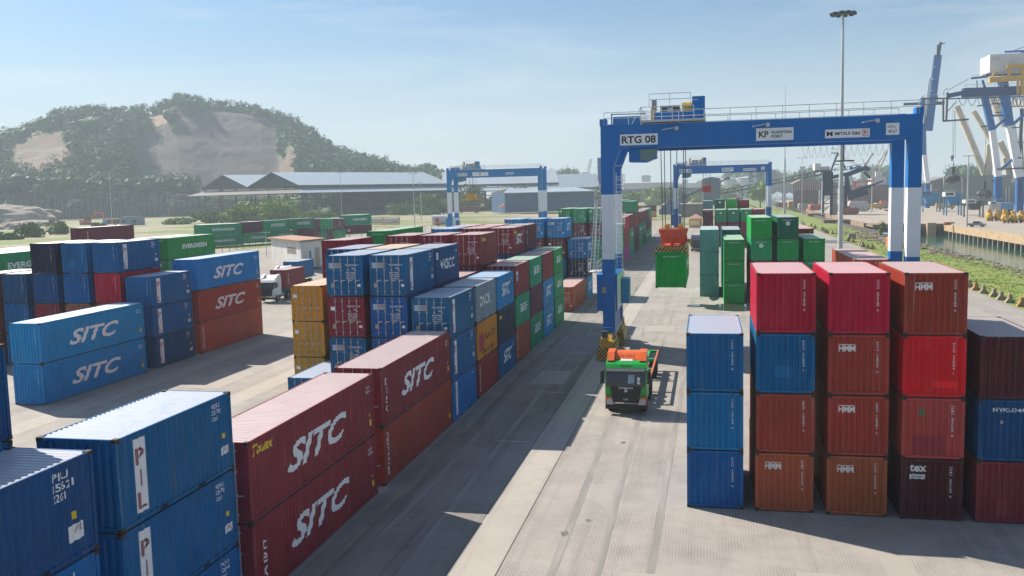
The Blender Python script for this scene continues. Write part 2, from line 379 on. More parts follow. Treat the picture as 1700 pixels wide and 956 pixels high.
def marks(name, L_, H_, end, near):
    "(part, face, text, u, v, w, h, material, style)"
    o = []
    cd = rnd.choice(CODES)
    for k in name.split('+'):
        if k == 'sitc':
            if L_ > 7: o.append(('lettering', 'R', 'SITC', 3.0, .82, 5.9, 1.12, 'w', 'ib'))
            else: o.append(('lettering', 'R', 'SITC', 1.7, .9, 3.0, 1.0, 'w', 'ib'))
            o += [('id_code', 'R', cd[:4], L_-1.0, H_-.62, .5, .13, 'w', 'n'), ('id_code', 'R', cd[5:], L_-1.0, H_-.82, .62, .13, 'w', 'n')]
        if k == 'tag': o += [('warning_label', 'R', None, L_-.62, .5, .22, .3, 'y', ''), ('warning_label', 'R', None, L_-.6, .95, .1, .12, 'y', '')]
        if k == 'touax': o.append(('owner_lettering', 'R', 'Touax', .35, H_-.62, 1.6, .4, 'y', 'ib'))
        if k == 'patch': o += [('painted_patch', 'R', None, 2.6, 1.2, .35, .75, 'm', ''), ('painted_patch', 'R', None, 9.2, 1.35, .3, .7, 'm', ''), ('painted_patch', 'R', None, 6.0, .55, .35, .7, 'm', '')]
        if k == 'pil':
            o += [('panel', 'R', None, .78, .28, .52, H_-.5, 'w', ''), ('panel_lettering', 'R', 'PIL', .86, .38, .36, H_-.72, 'r', 'v')]
            o += [('id_code', 'R', cd[:4], L_-1.15, H_-.35, .42, .14, 'w', 'n'), ('id_code', 'R', cd[5:11], L_-1.15, H_-.55, .55, .14, 'w', 'n'), ('id_code', 'R', '22G1', L_-1.15, H_-.75, .35, .12, 'w', 'n'),
                  ('sticker', 'R', None, L_-.75, .62, .5, .26, 'w', ''), ('sticker_lettering', 'R', 'PIL', L_-.60, .66, .32, .17, 'r', 'ib'), ('warning_label', 'R', None, L_-.62, 1.15, .16, .16, 'y', '')]
        if k == 'pilslant': o += [('panel', 'R', None, .78, .28, .42, H_-.5, 'w', ''), ('panel_lettering', 'R', 'PIL', .84, .38, .26, H_-.72, 'r', 'v'), ('id_code', 'R', cd[:4], L_-1.0, H_-.5, .4, .14, 'w', 'n')]
        if k == 'code3': o += [('id_code', 'R', 'PIU', L_-1.5, H_-.42, .55, .2, 'w', 'n'), ('id_code', 'R', '15621', L_-1.5, H_-.68, .75, .2, 'w', 'n'), ('id_code', 'R', '22G1', L_-1.5, H_-.94, .45, .2, 'w', 'n'), ('warning_label', 'R', None, L_-.9, 1.05, .16, .2, 'y', ''), ('sticker', 'R', None, L_-1.05, .5, .55, .42, 'w', ''), ('sticker_lettering', 'R', 'PIL', L_-.82, .7, .3, .18, 'r', 'ib')]
        if k == 'eg': o.append(('lettering', 'R', 'EVERGREEN', L_*.30, H_*.42, L_*.52, H_*.22 if L_ > 7 else H_*.27, 'w', 'b'))
        if k == 'textv': o.append(('lettering', 'R', 'TEXTAINER', .55, .35, .24, H_-.7, 'w', 'v'))
        if k == 'texv': o.append(('lettering', 'R', 'tex', .7, .7, .3, 1.5, 'w', 'v'))
        if k == 'markv': o.append(('lettering', 'R', 'DISG', .6, .6, .24, H_-1.1, 'w', 'v'))
        if k == 'dnck': o.append(('lettering', 'R', 'DNCK', 1.2, 1.0, 3.2, .75, 'w', 'b'))
        if k == 'samud': o += [('emblem', 'R', None, .5, .5, 1.5, 1.2, 'r', ''), ('lettering', 'R', 'A.A.DI', 2.2, 1.15, 3.0, .5, 'k', 'b'), ('lettering', 'R', 'JANKEPT', 1.6, .12, 3.4, .42, 'k', 'n'), ('emblem_bar', 'R', None, .7, .7, 1.1, .25, 'w', ''), ('emblem_bar', 'R', None, .7, 1.2, 1.1, .25, 'w', '')]
        if k == 'ylab': o.append(('sticker', 'R', None, .5, 1.9, .9, .25, 'y', ''))
        if k == 'wlab': o += [('sticker', 'R', None, .6, 1.75, .8, .3, 'w', ''), ('sticker', 'R', None, .6, 1.25, .7, .45, 'p', '')]
        if k == 'vksc': o += [('lettering', 'R', 'VKSCC', 1.2, .95, 3.8, .75, 'w', 'b'), ('sticker', 'R', None, .35, 1.75, .4, .5, 'w', ''), ('id_code', 'R', cd[5:], L_-.8, H_-.55, .5, .14, 'w', 'n')]
        if k == 'cai': o.append(('lettering', 'R', 'cai', .9, .9, 1.2, .7, 'w', 'b'))
        if k == 'nk': o.append(('lettering', 'L', 'N', L_-1.8, .9, .9, .9, 'w', 'b'))
        # marks on the near end
        if k == 'hmm': o += [('logo', 'F', 'HMM', .42, H_-.72, .66, .26, 'w', 'b'), ('logo_bar', 'F', None, .42, H_-.44, .66, .03, 'w', '')]
        if k == 'tex': o += [('lettering', 'F', 'tex', .35, H_-.55, .68, .32, 'w', 'b'), ('sticker', 'F', None, .35, H_-.86, .62, .2, 'w', ''), ('sticker_lettering', 'F', 'ABTEREX', .38, H_-.82, .56, .11, 'n', 'ib')]
        if k == 'tri': o.append(('emblem', 'F', 'tri', .62, H_-.72, .32, .3, 'g', ''))
        if k == 'patchf': o.append(('painted_patch', 'F', None, .40, .05+.1, 1.3, .85, 'm', ''))
        if k == 'nyk': o += [('lettering', 'F', 'NYKU34427', .55, H_-.52, 1.5, .17, 'w', 'n'), ('warning_label', 'F', None, .83, H_-1.02, .13, .15, 't', '')]
        if k == 'codev': o.append(('id_code', 'F', cd, 1.93, H_-1.62, .085, 1.35, 'w', 'v'))
        if k == 'codeh': o.append(('id_code', 'F', 'EMCU 941817 7', .62, H_-.42, 1.25, .11, 'w', 'n'))
        if k == 'egl': o += [('logo', 'F', 'disc', .95, H_-1.02, .5, .5, 'w', ''), ('logo_centre', 'D', 'disc', 1.13, H_-.84, .14, .14, 'g', '')]
        # marks on doors
        if k == 'dpil': o += [('door_panel', 'D', None, .17, H_*.68, .86, .36, 'p', ''), ('door_panel', 'D', None, .60, H_*.68+.004, .43, .352, 'w', ''), ('door_lettering', 'D', 'PIL', .62, H_*.72, .38, .2, 'r', 'ib')]
        if k == 'dtxt': o += [('door_code', 'D', cd[:4], 1.30, H_*.74, .34, .11, 'w', 'n'), ('door_code', 'D', cd[5:], 1.66, H_*.74, .5, .11, 'w', 'n'), ('door_code', 'D', '22G1', 1.70, H_*.66, .25, .1, 'w', 'n'),
                              ('weight_table', 'D', 'MGW 30480', 1.32, H_*.56, .6, .08, 'w', 'n'), ('weight_table', 'D', 'TARE 2230', 1.32, H_*.51, .6, .08, 'w', 'n'), ('weight_table', 'D', 'NET 28250', 1.32, H_*.46, .6, .08, 'w', 'n'), ('weight_table', 'D', 'CUM 33.2', 1.32, H_*.41, .55, .08, 'w', 'n'),
                              ('door_label', 'D', None, .28, .55, .2, .28, 't', ''), ('door_label', 'D', None, 2.05, .6, .2, .16, 'w', '')]
        if k == 'dw': o.append(('door_label', 'D', None, .18, H_*.66, .3, .24, 'w', ''))
        if k == 'ddisc': o.append(('door_logo', 'D', 'disc', .18, H_*.72, .42, .42, 'w', ''))
    return o
NC = [0]
def container(x, y, z, L_, H_, cn, mk, end, label, rz=0, scale_y=1, group='shipping containers stacked in the yard'):
    t = thing('shipping_container', label, 'container', (x, y, z), rz, group)
    c = tuple(min(1, max(0, v*(1+.12*V_(rnd)))) for v in COL[cn])
    kids = [('side_wall', cmesh('side_wall0', L_, H_)), ('side_wall', cmesh('side_wall1', L_, H_)), ('roof', cmesh('roof', L_, H_)), ('frame', cmesh('frame', L_, H_)), ('end_wall', cmesh('rear_wall_or_shade_sheet', L_, H_))]
    near = y < 66
    if end == 'b': kids.append(('end_wall', cmesh('end_wall', L_, H_)))
    else: kids += [('door', cmesh('door_l' if near else 'door_lb', L_, H_)), ('door', cmesh('door_r' if near else 'door_rb', L_, H_))]
    for nme, me in kids:
        o = put(nme, me, t, col=c)
        if nme == 'door' and near:
            for q in BARX['l' if o.data is cmesh('door_l', L_, H_) else 'r']: put('locking_bar', cmesh('bar', L_, H_), o, (q, 0, 0))
    for d in marks(mk, L_, H_, end, near) if mk else ():
        nme, fc, body, u, v, ww, hh, mt, st = d
        me = decal_mesh(L_, H_, fc, body, u, v, ww, hh, mt, st, fc != 'D' and y < 95)
        put(nme, me, t)
    if y < 95:
        pr_ = random.Random(int(x*31+y*17+z*7))
        for _ in range(pr_.choice((0, 0, 1, 1))):
            fc = pr_.choice('RRF') if end == 'b' else 'R'; lim = L_ if fc == 'R' else CW; pw = pr_.uniform(.25, .9); ph = pr_.uniform(.25, .8)
            u_ = round(pr_.uniform(.3, lim-pw-.3), 1); v_ = round(pr_.uniform(.2, H_-ph-.25), 1)
            o = put('repair_patch', decal_mesh(L_, H_, fc, None, u_, v_, round(pw, 1), round(ph, 1), 'P', 'u', True), t); k_ = pr_.choice((.72, .8, 1.2, 1.3)); o.color = (*[min(1, q_*k_+(.012 if k_ > 1 else 0)) for q_ in c], 1)
            o.scale = (1.0002, 1, 1); o.location = ((-.0016, 0, 0) if fc == 'R' else (0, .0016, 0))
    if scale_y != 1:
        t.scale[1] = scale_y
    NC[0] += 1
    return t
S8, HC = 2.591, 2.896
MDESC = {'sitc': 'with slanted white letters', 'pil': 'with red-lettered white strip', 'eg': 'with white block letters', 'hmm': 'with white logo', 'dnck': 'with faint white letters', 'samud': 'with red emblem', 'textv': 'with downward white letters', 'texv': 'with downward white letters', 'markv': 'with downward white letters', 'tex': 'with lowercase white word', 'tri': 'with green triangle', 'nyk': 'with white number plate', 'vksc': 'with spaced white letters', 'touax': 'with yellow word', 'egl': 'with round white logo', 'dpil': 'with pale door panel', 'pilslant': 'with narrow lettered strip', 'ylab': 'with yellow label', 'wlab': 'with pale sticker', 'code3': 'with white code lines'}
ORD = ['first', 'second', 'third', 'fourth', 'fifth', 'sixth', 'seventh', 'eighth', 'ninth', 'tenth', 'eleventh', 'twelfth', 'thirteenth', 'fourteenth', 'fifteenth', 'sixteenth', 'seventeenth', 'eighteenth', 'nineteenth', 'twentieth', 'twenty-first', 'twenty-second']
LEV = {1: ['alone in'], 2: ['bottom of', 'top of'], 3: ['bottom of', 'middle of', 'top of'], 4: ['bottom of', 'second up in', 'third up in', 'top of'], 5: ['bottom of', 'second up in', 'middle of', 'fourth up in', 'top of']}
ROWN = {}
def stack(row, x, y, L_, items, end='b', z=0., gap=.028, drop=0):
    "items bottom to top: (colour, marks, high cube)"
    ROWN[row] = ROWN.get(row, 0)+1
    zz = z+.02
    for i, it in enumerate(items):
        cn, mk, hc = (it+('', 0))[:3] if len(it) < 3 else it
        H_ = HC if hc else S8
        d = next((MDESC[k] for k in mk.split('+') if k in MDESC), '')
        lab = f"{CNAME.get(cn, cn)} container {d+', ' if d else ''}{LEV[len(items)][i]} {ORD[ROWN[row]-1]} stack, {row}"
        if i >= drop:
            j = .02*V_(rnd); container(x+j, y+.03*V_(rnd), zz, L_, H_, cn, mk, end, ' '.join(lab.split()[:16]))
        zz += H_+gap
    return zz
# ------------------------------------------------------------------ the stacks
XM = {1: -17.84, 2: -20.72, 3: -23.6, 4: -26.52, 5: -29.4, 6: -32.3, 7: -35.2}
XL = {1: -48.14, 2: -51.08, 3: -54.09, 4: -57.14, 5: -60.24, 6: -63.3, 7: -66.35}
def xr(k): return -.87+2.955*(k-1)
def bay(k): return 53.9+6.6*(k-1)
c1, c2, c3, c4, c5, c6, c7 = ['centre lane-side row', 'centre second row', 'centre third row', 'centre fourth row', 'centre fifth row', 'centre sixth row', 'centre seventh row']
# lane-side row of the centre block
stack(c1, XM[1], 14.2, 6.058, [('blue', '', 0), ('brightblue', 'code3', 0), ('deepblue', 'code3', 0)])
stack(c1, XM[1], 21.2, 6.058, [('blue', 'pil', 0), ('blue', 'pil', 0), ('blue', 'pil', 0)])
stack(c1, XM[1], 28.2, 12.192, [('maroon', 'sitc+texv+tag', 1), ('maroon', 'touax+sitc+tag+patch', 1)], 'd')
stack(c1, XM[1], 41.5, 12.192, [('brown', 'textv+tag', 1), ('maroon', 'markv+sitc+tag', 1)], 'd')
stack(c1, XM[1], bay(1), 6.058, [('brightblue', 'pilslant+dpil', 0), ('blue', 'pil+dpil+dtxt', 0), ('blue', 'pil+dpil+dtxt', 0)], 'd')
stack(c1, XM[1], bay(2), 6.058, [('maroon', 'textv', 0), ('yellow', 'samud', 0), ('grey', 'dnck', 0)], 'd')
stack(c1, XM[1], bay(3), 6.058, [('blue', 'sitc', 0), ('slate', 'ylab', 0), ('skyblue', 'sitc', 0)], 'd')
stack(c1, XM[1], bay(4), 6.058, [('rust', 'textv', 1), ('jade', 'eg', 0), ('maroon', 'wlab', 0)], 'd')
stack(c1, XM[1], bay(5), 6.058, [('jade', 'eg', 1), ('plum', '', 0), ('jade', 'eg', 0)], 'd')
stack(c1, XM[1], bay(6), 6.058, [('skyblue', 'sitc', 1), ('skyblue', 'sitc', 0), ('maroon', '', 0)], 'd')
stack(c1, XM[1], bay(7), 6.058, [('jade', 'eg', 1), ('jade', 'eg', 0), ('green', 'eg', 0)], 'd')
stack(c1, XM[1], 106.9, 12.192, [('rust', 'markv+dtxt', 1)], 'd')
stack(c1, XM[1], 119.8, 6.058, [('skyblue', 'sitc', 0), ('navy', 'sitc+dtxt', 0), ('brightblue', 'sitc+dtxt', 0)], 'd', z=G(-16, 120))
far1 = [(163.6, ('plum', '', 1), ('jade', '', 1), ('jade', 'eg', 1)), (176.4, ('magenta', 'textv', 1), ('brown', '', 1), ('crimson', 'cai', 1)), (189.6, ('jade', '', 1), ('jade', 'eg', 1), ('maroon', '', 1)), (203., ('plum', '', 1), ('plum', '', 1), ('brown', '', 1), ('jade', '', 0)),
    (216., ('jade', '', 1), ('jade', 'eg', 1), ('maroon', '', 0)), (229., ('darkgreen', '', 1), ('jade', 'eg', 0), ('maroon', '', 1)), (242., ('jade', 'eg', 1), ('plum', '', 0), ('plum', '', 1)), (255., ('jade', 'eg', 1), ('plum', '', 1), ('jade', '', 0))]
for y, *it in far1: stack(c1, XM[1], y, 12.192, it, 'd', z=G(-16, y)-.1)
# second row
stack(c2, XM[2], 14.8, 6.058, [('blue', '', 0), ('blue', '', 0), ('blue', '', 0), ('deepblue', '', 0)])
stack(c2, XM[2], bay(1)+.5, 6.058, [('blue', '', 0), ('blue', '', 0), ('blue', 'dpil+dtxt', 0), ('blue', 'pil+dpil+dtxt', 0)], 'd')
stack(c2, XM[2], bay(2)+.2, 6.058, [('blue', '', 0), ('maroon', '', 0), ('deepblue', '', 0), ('deepblue', 'vksc', 0)], 'd')
stack(c2, XM[2], bay(3), 6.058, [('maroon', '', 0), ('blue', '', 0), ('brown', '', 0)], 'd')
stack(c2, XM[2], bay(4), 6.058, [('maroon', '', 0), ('blue', '', 0), ('maroon', 'dtxt', 1), ('maroon', 'touax+dtxt+dw', 0)], 'd')
stack(c2, XM[2], bay(5), 6.058, [('maroon', '', 0), ('blue', '', 0), ('salmon', '', 0)], 'd')
stack(c2, XM[2], bay(6), 6.058, [('maroon', '', 0), ('maroon', '', 0), ('blue', '', 1), ('maroon', 'touax+sitc+dtxt', 0)], 'd')
stack(c2, XM[2], bay(7), 6.058, [('maroon', '', 0), ('maroon', '', 0), ('blue', '', 1), ('plum', 'markv', 0)], 'd')
stack(c2, XM[2], 120.6, 6.058, [('jade', '', 0), ('blue', '', 0), ('plum', 'dtxt+dw', 0), ('skyblue', 'sitc+dpil+dtxt', 0)], 'd', z=G(-20, 120)+.1)
stack(c2, XM[2], 165., 12.192, [('jade', 'ddisc', 1), ('jade', 'ddisc+dtxt', 0), ('plum', 'dtxt', 0), ('jade', 'ddisc+dtxt', 0)], 'd', z=G(-20, 165))
stack(c2, XM[2], 203., 12.192, [('jade', '', 1), ('plum', '', 1), ('plum', '', 0), ('jade', 'dtxt', 1)], 'd', z=G(-20, 203))
stack(c2, XM[2], 216., 12.192, [('jade', '', 1), ('plum', '', 1), ('plum', '', 0), ('jade', 'eg', 1)], 'd', z=G(-20, 216))
# third row
stack(c3, XM[3], bay(1)+.5, 6.058, [('maroon', '', 0), ('blue', 'dpil+dtxt', 0), ('wine', 'dtxt+dw', 0), ('blue', 'dpil+dtxt', 0)], 'd')
stack(c3, XM[3], bay(2)+.4, 6.058, [('blue', '', 0), ('maroon', '', 0), ('blue', '', 0), ('yellow', '', 0)], 'd')
stack(c3, XM[3], bay(3), 6.058, [('blue', '', 0), ('maroon', '', 0), ('maroon', '', 0)], 'd')
stack(c3, XM[3], bay(4), 6.058, [('blue', '', 0), ('maroon', '', 0), ('maroon', '', 1), ('wine', 'dtxt', 0)], 'd')
stack(c3, XM[3], bay(6), 6.058, [('maroon', '', 0), ('maroon', '', 0), ('maroon', '', 1), ('maroon', 'dtxt', 0)], 'd')
stack(c3, XM[3], bay(7), 6.058, [('maroon', '', 0), ('maroon', '', 0), ('maroon', '', 1), ('salmon', '', 0)], 'd')
stack(c3, XM[3], 120.6, 6.058, [('jade', '', 0), ('maroon', '', 0), ('plum', 'dtxt', 0), ('skyblue', 'dpil+dtxt', 0)], 'd', z=G(-23, 120)+.1)
stack(c3, XM[3], 165., 12.192, [('jade', '', 1), ('plum', '', 0), ('plum', 'dtxt', 0), ('jade', 'dtxt', 0)], 'd', z=G(-23, 165))
# fourth to seventh rows
stack(c4, XM[4], bay(1)+.3, 6.058, [('blue', 'dtxt', 0)], 'd')
stack(c4, XM[4], bay(2)+.6, 6.058, [('blue', '', 0), ('maroon', '', 0), ('maroon', 'dtxt', 0), ('deepblue', 'dtxt', 0)], 'd')
stack(c4, XM[4], bay(4), 6.058, [('blue', '', 0), ('maroon', '', 0), ('maroon', '', 1), ('maroon', 'dtxt', 0)], 'd')
stack(c4, XM[4], bay(6), 6.058, [('blue', '', 0), ('maroon', '', 0), ('maroon', '', 1), ('skyblue', 'dtxt', 0)], 'd')
stack(c4, XM[4], bay(7), 6.058, [('blue', '', 0), ('maroon', '', 0), ('maroon', '', 1), ('salmon', '', 0)], 'd')
stack(c4, XM[4], 120.6, 6.058, [('maroon', '', 0), ('maroon', '', 0), ('plum', 'dtxt', 0), ('skyblue', 'dpil+dtxt', 0)], 'd', z=G(-26, 120)+.1)
stack(c4, XM[4], 167., 12.192, [('jade', '', 1), ('jade', '', 0), ('jade', 'dtxt', 0), ('green', 'ddisc+dtxt', 0)], 'd', z=G(-26, 167))
stack(c5, XM[5], bay(2)+.8, 6.058, [('yellow', 'dw', 0), ('yellow', 'dw', 0), ('yellow', 'dw', 0)], 'd')
stack(c6, XM[6], bay(4), 6.058, [('maroon', '', 0), ('maroon', '', 0), ('maroon', '', 0), ('wine', '', 0)])
stack(c7, XM[7], 92., 12.192, [('jade', '', 0), ('maroon', '', 0), ('jade', '', 0), ('green', 'codeh', 0)])
# left block
l1, l2, l3, l4, l5, l6 = ['left lane-side row', 'left second row', 'left third row', 'left fourth row', 'left fifth row', 'left sixth row']
stack(l1, XL[1], 55.5, 12.192, [('skyblue', 'sitc+tag+codev', 1), ('skyblue', 'sitc+tag+codev', 1)])
stack(l1, XL[1], 69., 6.058, [('deepblue', 'pil', 0), ('blue', 'pil', 0), ('blue', 'pil+codev', 0)])
stack(l1, XL[1], 76.1, 12.192, [('rust', 'textv', 1), ('brown', 'sitc+tag', 1), ('skyblue', 'sitc+tag', 1)])
stack(l2, XL[2], 69., 6.058, [('blue', '', 1), ('salmon', '', 0), ('crimson', 'codev', 0), ('blue', 'pil+codev', 0)])
stack(l3, XL[3], 69., 6.058, [('blue', '', 1), ('salmon', 'codev', 0), ('blue', 'codev', 0), ('blue', 'codev', 0)])
stack(l4, XL[4], 69., 6.058, [('blue', '', 1), ('maroon', 'codev', 0), ('deepblue', 'codev', 0), ('navy', 'codev', 0)])
stack(l5, XL[5], 69., 6.058, [('blue', '', 1), ('blue', 'codev', 0), ('deepblue', 'codev', 0)])
stack(l6, XL[6], 68.6, 6.058, [('maroon', '', 1), ('maroon', '', 0), ('maroon', 'nk', 0)])
# outer left block
k1, k2, k3 = ['outer left front row', 'outer left middle row', 'outer left rear row']
zk = G(-72, 100)+.15
stack(k1, -73.44, 78.7, 12.192, [('maroon', '', 1), ('jade', '', 1), ('jade', 'eg', 1)], z=zk)
stack(k1, -73.44, 92.2, 12.192, [('maroon', '', 1), ('jade', '', 1), ('white', '', 1)], z=zk)
stack(k1, -73.44, 111.4, 12.192, [('jade', '', 1), ('jade', 'egl+codeh', 1), ('green', 'eg+codeh', 1)], z=zk)
stack(k2, -76.6, 69.4, 12.192, [('jade', '', 1), ('maroon', '', 1), ('jade', '', 1)], z=zk)
stack(k2, -76.6, 83., 12.192, [('jade', '', 1), ('maroon', '', 1), ('jade', '', 1)], z=zk)
stack(k2, -76.6, 97.6, 12.192, [('jade', '', 1), ('maroon', '', 1), ('maroon', '', 1)], z=zk)
stack(k2, -76.6, 111.4, 12.192, [('jade', '', 1), ('maroon', '', 1), ('white', '', 1)], z=zk)
stack(k3, -79.8, 97.6, 12.192, [('jade', '', 1), ('maroon', '', 1), ('white', '', 1)], z=zk)
stack(k3, -79.8, 83., 12.192, [('jade', '', 1), ('jade', '', 1), ('maroon', '', 1)], z=zk)
stack('outer left corner', -93.5, 121.5, 12.192, [('maroon', '', 1), ('maroon', '', 1), ('plum', 'markv', 1)], z=G(-92, 121))
# the long row beyond the fence, laid out along its own line
ER = -.4605; E0 = Vector((-121, 203.3)); ED = Vector((.4444, .8958)); EX = Vector((.8958, -.4444))
def eg(s0, s1, lev, cn, mk, label, end='b', back=0.):
    L_ = 12.192 if s1-s0 > 9.5 else 6.058
    p = E0+ED*s0-EX*(CW+back); z = 2.62+s0*.017
    container(p.x, p.y, z+(0 if lev == 0 else S8+.06), L_, HC if lev else S8, cn, mk, end, label, ER, (s1-s0-.12)/L_, group='containers in the long row beyond the fence')
zr = 'long far row beyond fence'
eg(.4, 12.7, 0, 'jade', 'eg', f'green lettered container at lower near end of {zr}')
eg(12.7, 21.4, 0, 'jade', 'eg', f'larger-lettered green container, second along the lower tier of {zr}')
eg(21.4, 30.3, 0, 'jade', 'eg', f'green container, third along the lower tier of {zr}')
eg(30.3, 36, 0, 'plum', '', f'dark maroon container after the green ones, lower tier of {zr}')
eg(.4, 12.7, 1, 'jade', 'eg', f'long green container at upper near end of {zr}')
eg(12.7, 19.1, 1, 'plum', '', f'plain dark maroon container between green ones, upper tier of {zr}')
eg(19.1, 27.7, 1, 'jade', 'eg', f'green container just after the maroon one, upper tier of {zr}')
eg(27.7, 36, 1, 'jade', 'eg', f'green container beside the door ends, upper tier of {zr}')
eg(47.0, 57.3, 0, 'plum', 'cai', f'dark maroon container at lower far end of {zr}', 'd')
eg(47.0, 57.3, 1, 'jade', 'eg', f'green lettered container at upper far end of {zr}', 'd')
for i, (a, b) in enumerate((('plum', 'plum'), ('jade', 'jade'), ('plum', 'jade'), ('jade', 'plum'))):
    w4 = ['maroon over maroon, outermost', 'green over green', 'green over maroon', 'maroon over green']
    for lv, cn in ((0, a), (1, b)):
        p = P(521+11.3*i, 398, 3.1); d = Vector((p.x, p.y)).normalized()
        q = Vector((p.x, p.y))-Vector((-81, 207)).normalized()*0
        container(q.x, q.y, 3.0+(0 if lv == 0 else S8+.06), 6.058, HC if lv else S8, cn, 'dtxt', 'd', f"{'lower' if lv == 0 else 'upper'} door-end container of the {w4[i]} pair in {zr}", .3, group='containers in the long row beyond the fence')
# right block
r1, r2, r3, r4, r5 = [f'right {o} column' for o in ('first', 'second', 'third', 'fourth', 'fifth')]
stack(r1, xr(1), 40.5, 6.058, [('blue', 'codev', 0), ('brightblue', 'codev', 0), ('blue', 'codev', 0)])
stack(r2, xr(2), 40.45, 6.058, [('rust', 'hmm+codev', 0), ('brown', 'codev', 0), ('blue', 'codev', 0), ('crimson', 'codev', 0)])
stack(r3, xr(3), 40.38, 6.058, [('rust', 'hmm+codev', 0), ('brown', 'hmm+codev', 0), ('brown', 'hmm+codev', 0), ('crimson', 'codev', 0)])
stack(r4, xr(4), 40.28, 6.058, [('darkmaroon', 'tex+codev', 0), ('pinkred', 'tri+patchf+codev', 0), ('red', 'codev', 0), ('brown', 'hmm+codev', 0)])
stack(r5, xr(5), 40.25, 6.058, [('maroon', '', 0), ('deepblue', 'nyk', 0), ('darkmaroon', '', 0)])
stack(r5, xr(5)-.5, 69.8, 12.192, [('brown', '', 1), ('brown', '', 1), ('rust', '', 1)], 'd')
stack(r2, xr(2), 114.5, 12.192, [('brightgreen', 'codeh', 0), ('green', 'codeh', 0), ('green', 'codeh', 0)])
stack(r3, xr(3)+.2, 114.5, 12.192, [('green', '', 0), ('maroon', '', 0), ('jade', 'codeh+egl', 0), ('brightgreen', 'codeh', 0)])
stack(r4, xr(4)+.35, 114.5, 12.192, [('green', '', 0), ('maroon', '', 0), ('green', 'codeh', 0), ('darkgreen', 'codeh+egl', 0)])
stack(r5, xr(5)+.4, 114.5, 12.192, [('green', '', 0), ('jade', 'codeh', 0), ('green', 'codeh', 0)])
stack(r1, xr(1), 122.2, 12.192, [('teal', 'codev', 1), ('teal', 'codev', 1), ('teal', 'codev', 1)])
stack(r2, xr(2), 128.2, 12.192, [('darkteal', '', 1), ('darkteal', '', 0), ('darkteal', 'codev', 1)])
stack(r5, xr(5)+.6, 128.2, 12.192, [('maroon', '', 1), ('maroon', '', 1), ('brown', 'codev', 0)])
zf = G(0, 223)*.6
stack(r1, xr(1), 223., 12.192, [('plum', '', 1), ('plum', 'codev', 1), ('plum', 'codeh', 1)], z=zf)
stack(r2, xr(2), 223., 12.192, [('plum', '', 1), ('maroon', '', 1), ('jade', 'egl', 1)], z=zf)
stack(r3, xr(3), 223., 12.192, [('plum', '', 1), ('maroon', '', 1), ('jade', 'egl', 1)], z=zf)
stack(r4, xr(4), 223., 12.192, [('plum', '', 1), ('maroon', '', 1), ('jade', 'egl', 1)], z=zf)
stack(r5, xr(5), 222., 12.192, [('plum', '', 1), ('maroon', '', 1), ('maroon', 'codev', 1)], z=zf)
stack(r1, xr(1), 237., 12.192, [('plum', '', 1), ('maroon', '', 0), ('teal', '', 0), ('teal', '', 0)], z=zf)
stack(r2, xr(2), 237., 12.192, [('plum', '', 1), ('maroon', '', 0), ('jade', '', 1), ('darkgreen', 'egl', 0)], z=zf)
stack(r3, xr(3), 237., 12.192, [('plum', '', 1), ('maroon', '', 0), ('jade', '', 1), ('brightgreen', '', 0)], z=zf)
stack(r4, xr(4), 237., 12.192, [('plum', '', 1), ('maroon', '', 0), ('jade', '', 0), ('maroon', '', 0)], z=zf)
# containers lying crosswise beyond the far end
zz = 2.0
for u, a, b, la in ((1043, 'orange', 'plum', 'nearer'), (1067, 'plum', 'yellow', 'further')):
    p = P(u, 361, zz)
    for lv, cn in ((0, b), (1, a)):
        container(p.x, p.y, zz+lv*2.65, 6.058, S8, cn, '', 'b', f"{CNAME.get(cn, cn)} container lying crosswise, {'upper' if lv else 'lower'} of the {la} far pair", -1.571, group='containers crosswise at the far end')
# the container hanging from the crane
container(-4.05, 74.9, 6.19, 12.192, HC, 'brightgreen', 'codeh+eg', 'b', 'bright green container hanging from the orange spreader of the nearest gantry crane', group=None)
# ------------------------------------------------------------------ gantry cranes on tyres
def wheel(m, c, r, wdt, ax='y', mi=0, rim=1):
    c = Vector(c); a = Vector((0, wdt/2, 0)) if ax == 'y' else Vector((wdt/2, 0, 0))
    n = 18; rings = [(-1, .62), (-1, .9), (-.75, 1), (.75, 1), (1, .9), (1, .62)]
    u = Vector((1, 0, 0)) if ax == 'y' else Vector((0, 1, 0)); v = Vector((0, 0, 1)); i = len(m.v)
    for t, k in rings:
        for j in range(n):
            g = 2*math.pi*j/n; m.v.append(tuple(c+a*t+u*(r*k*math.cos(g))+v*(r*k*math.sin(g))))
    for q in range(len(rings)-1):
        for j in range(n): m.f.append((i+q*n+j, i+q*n+(j+1) % n, i+(q+1)*n+(j+1) % n, i+(q+1)*n+j)); m.m.append(mi)
    for s in (-.8, .8):
        m.face([c+a*s+u*(r*.64*math.cos(2*math.pi*j/n))+v*(r*.64*math.sin(2*math.pi*j/n)) for j in range(n)], rim)
        m.tube(c+a*s*.9, c+a*s*1.15, r*.22, 8, rim)
def rail(m, pts, h=1.05, every=1.6, r=.03, mi=0):
    for a, b in zip(pts, pts[1:]):
        a = Vector(a); b = Vector(b); n = max(1, round((b-a).length/every)); up = Vector((0, 0, 1))
        for k in (h, h*.55): m.tube(a+up*k, b+up*k, r, 5, mi, cap=False)
        for i in range(n+1):
            q = a+(b-a)*(i/n); m.tube(q, q+up*h, r, 5, mi, cap=False)
def ladder(m, p, q, wdt, mi=0, ax=(1, 0, 0)):
    p = Vector(p); q = Vector(q); a = Vector(ax)*wdt/2; n = int((q-p).length/.32)
    m.tube(p-a, q-a, .025, 5, mi); m.tube(p+a, q+a, .025, 5, mi)
    for i in range(1, n): c = p+(q-p)*(i/n); m.tube(c-a, c+a, .018, 4, mi, cap=False)
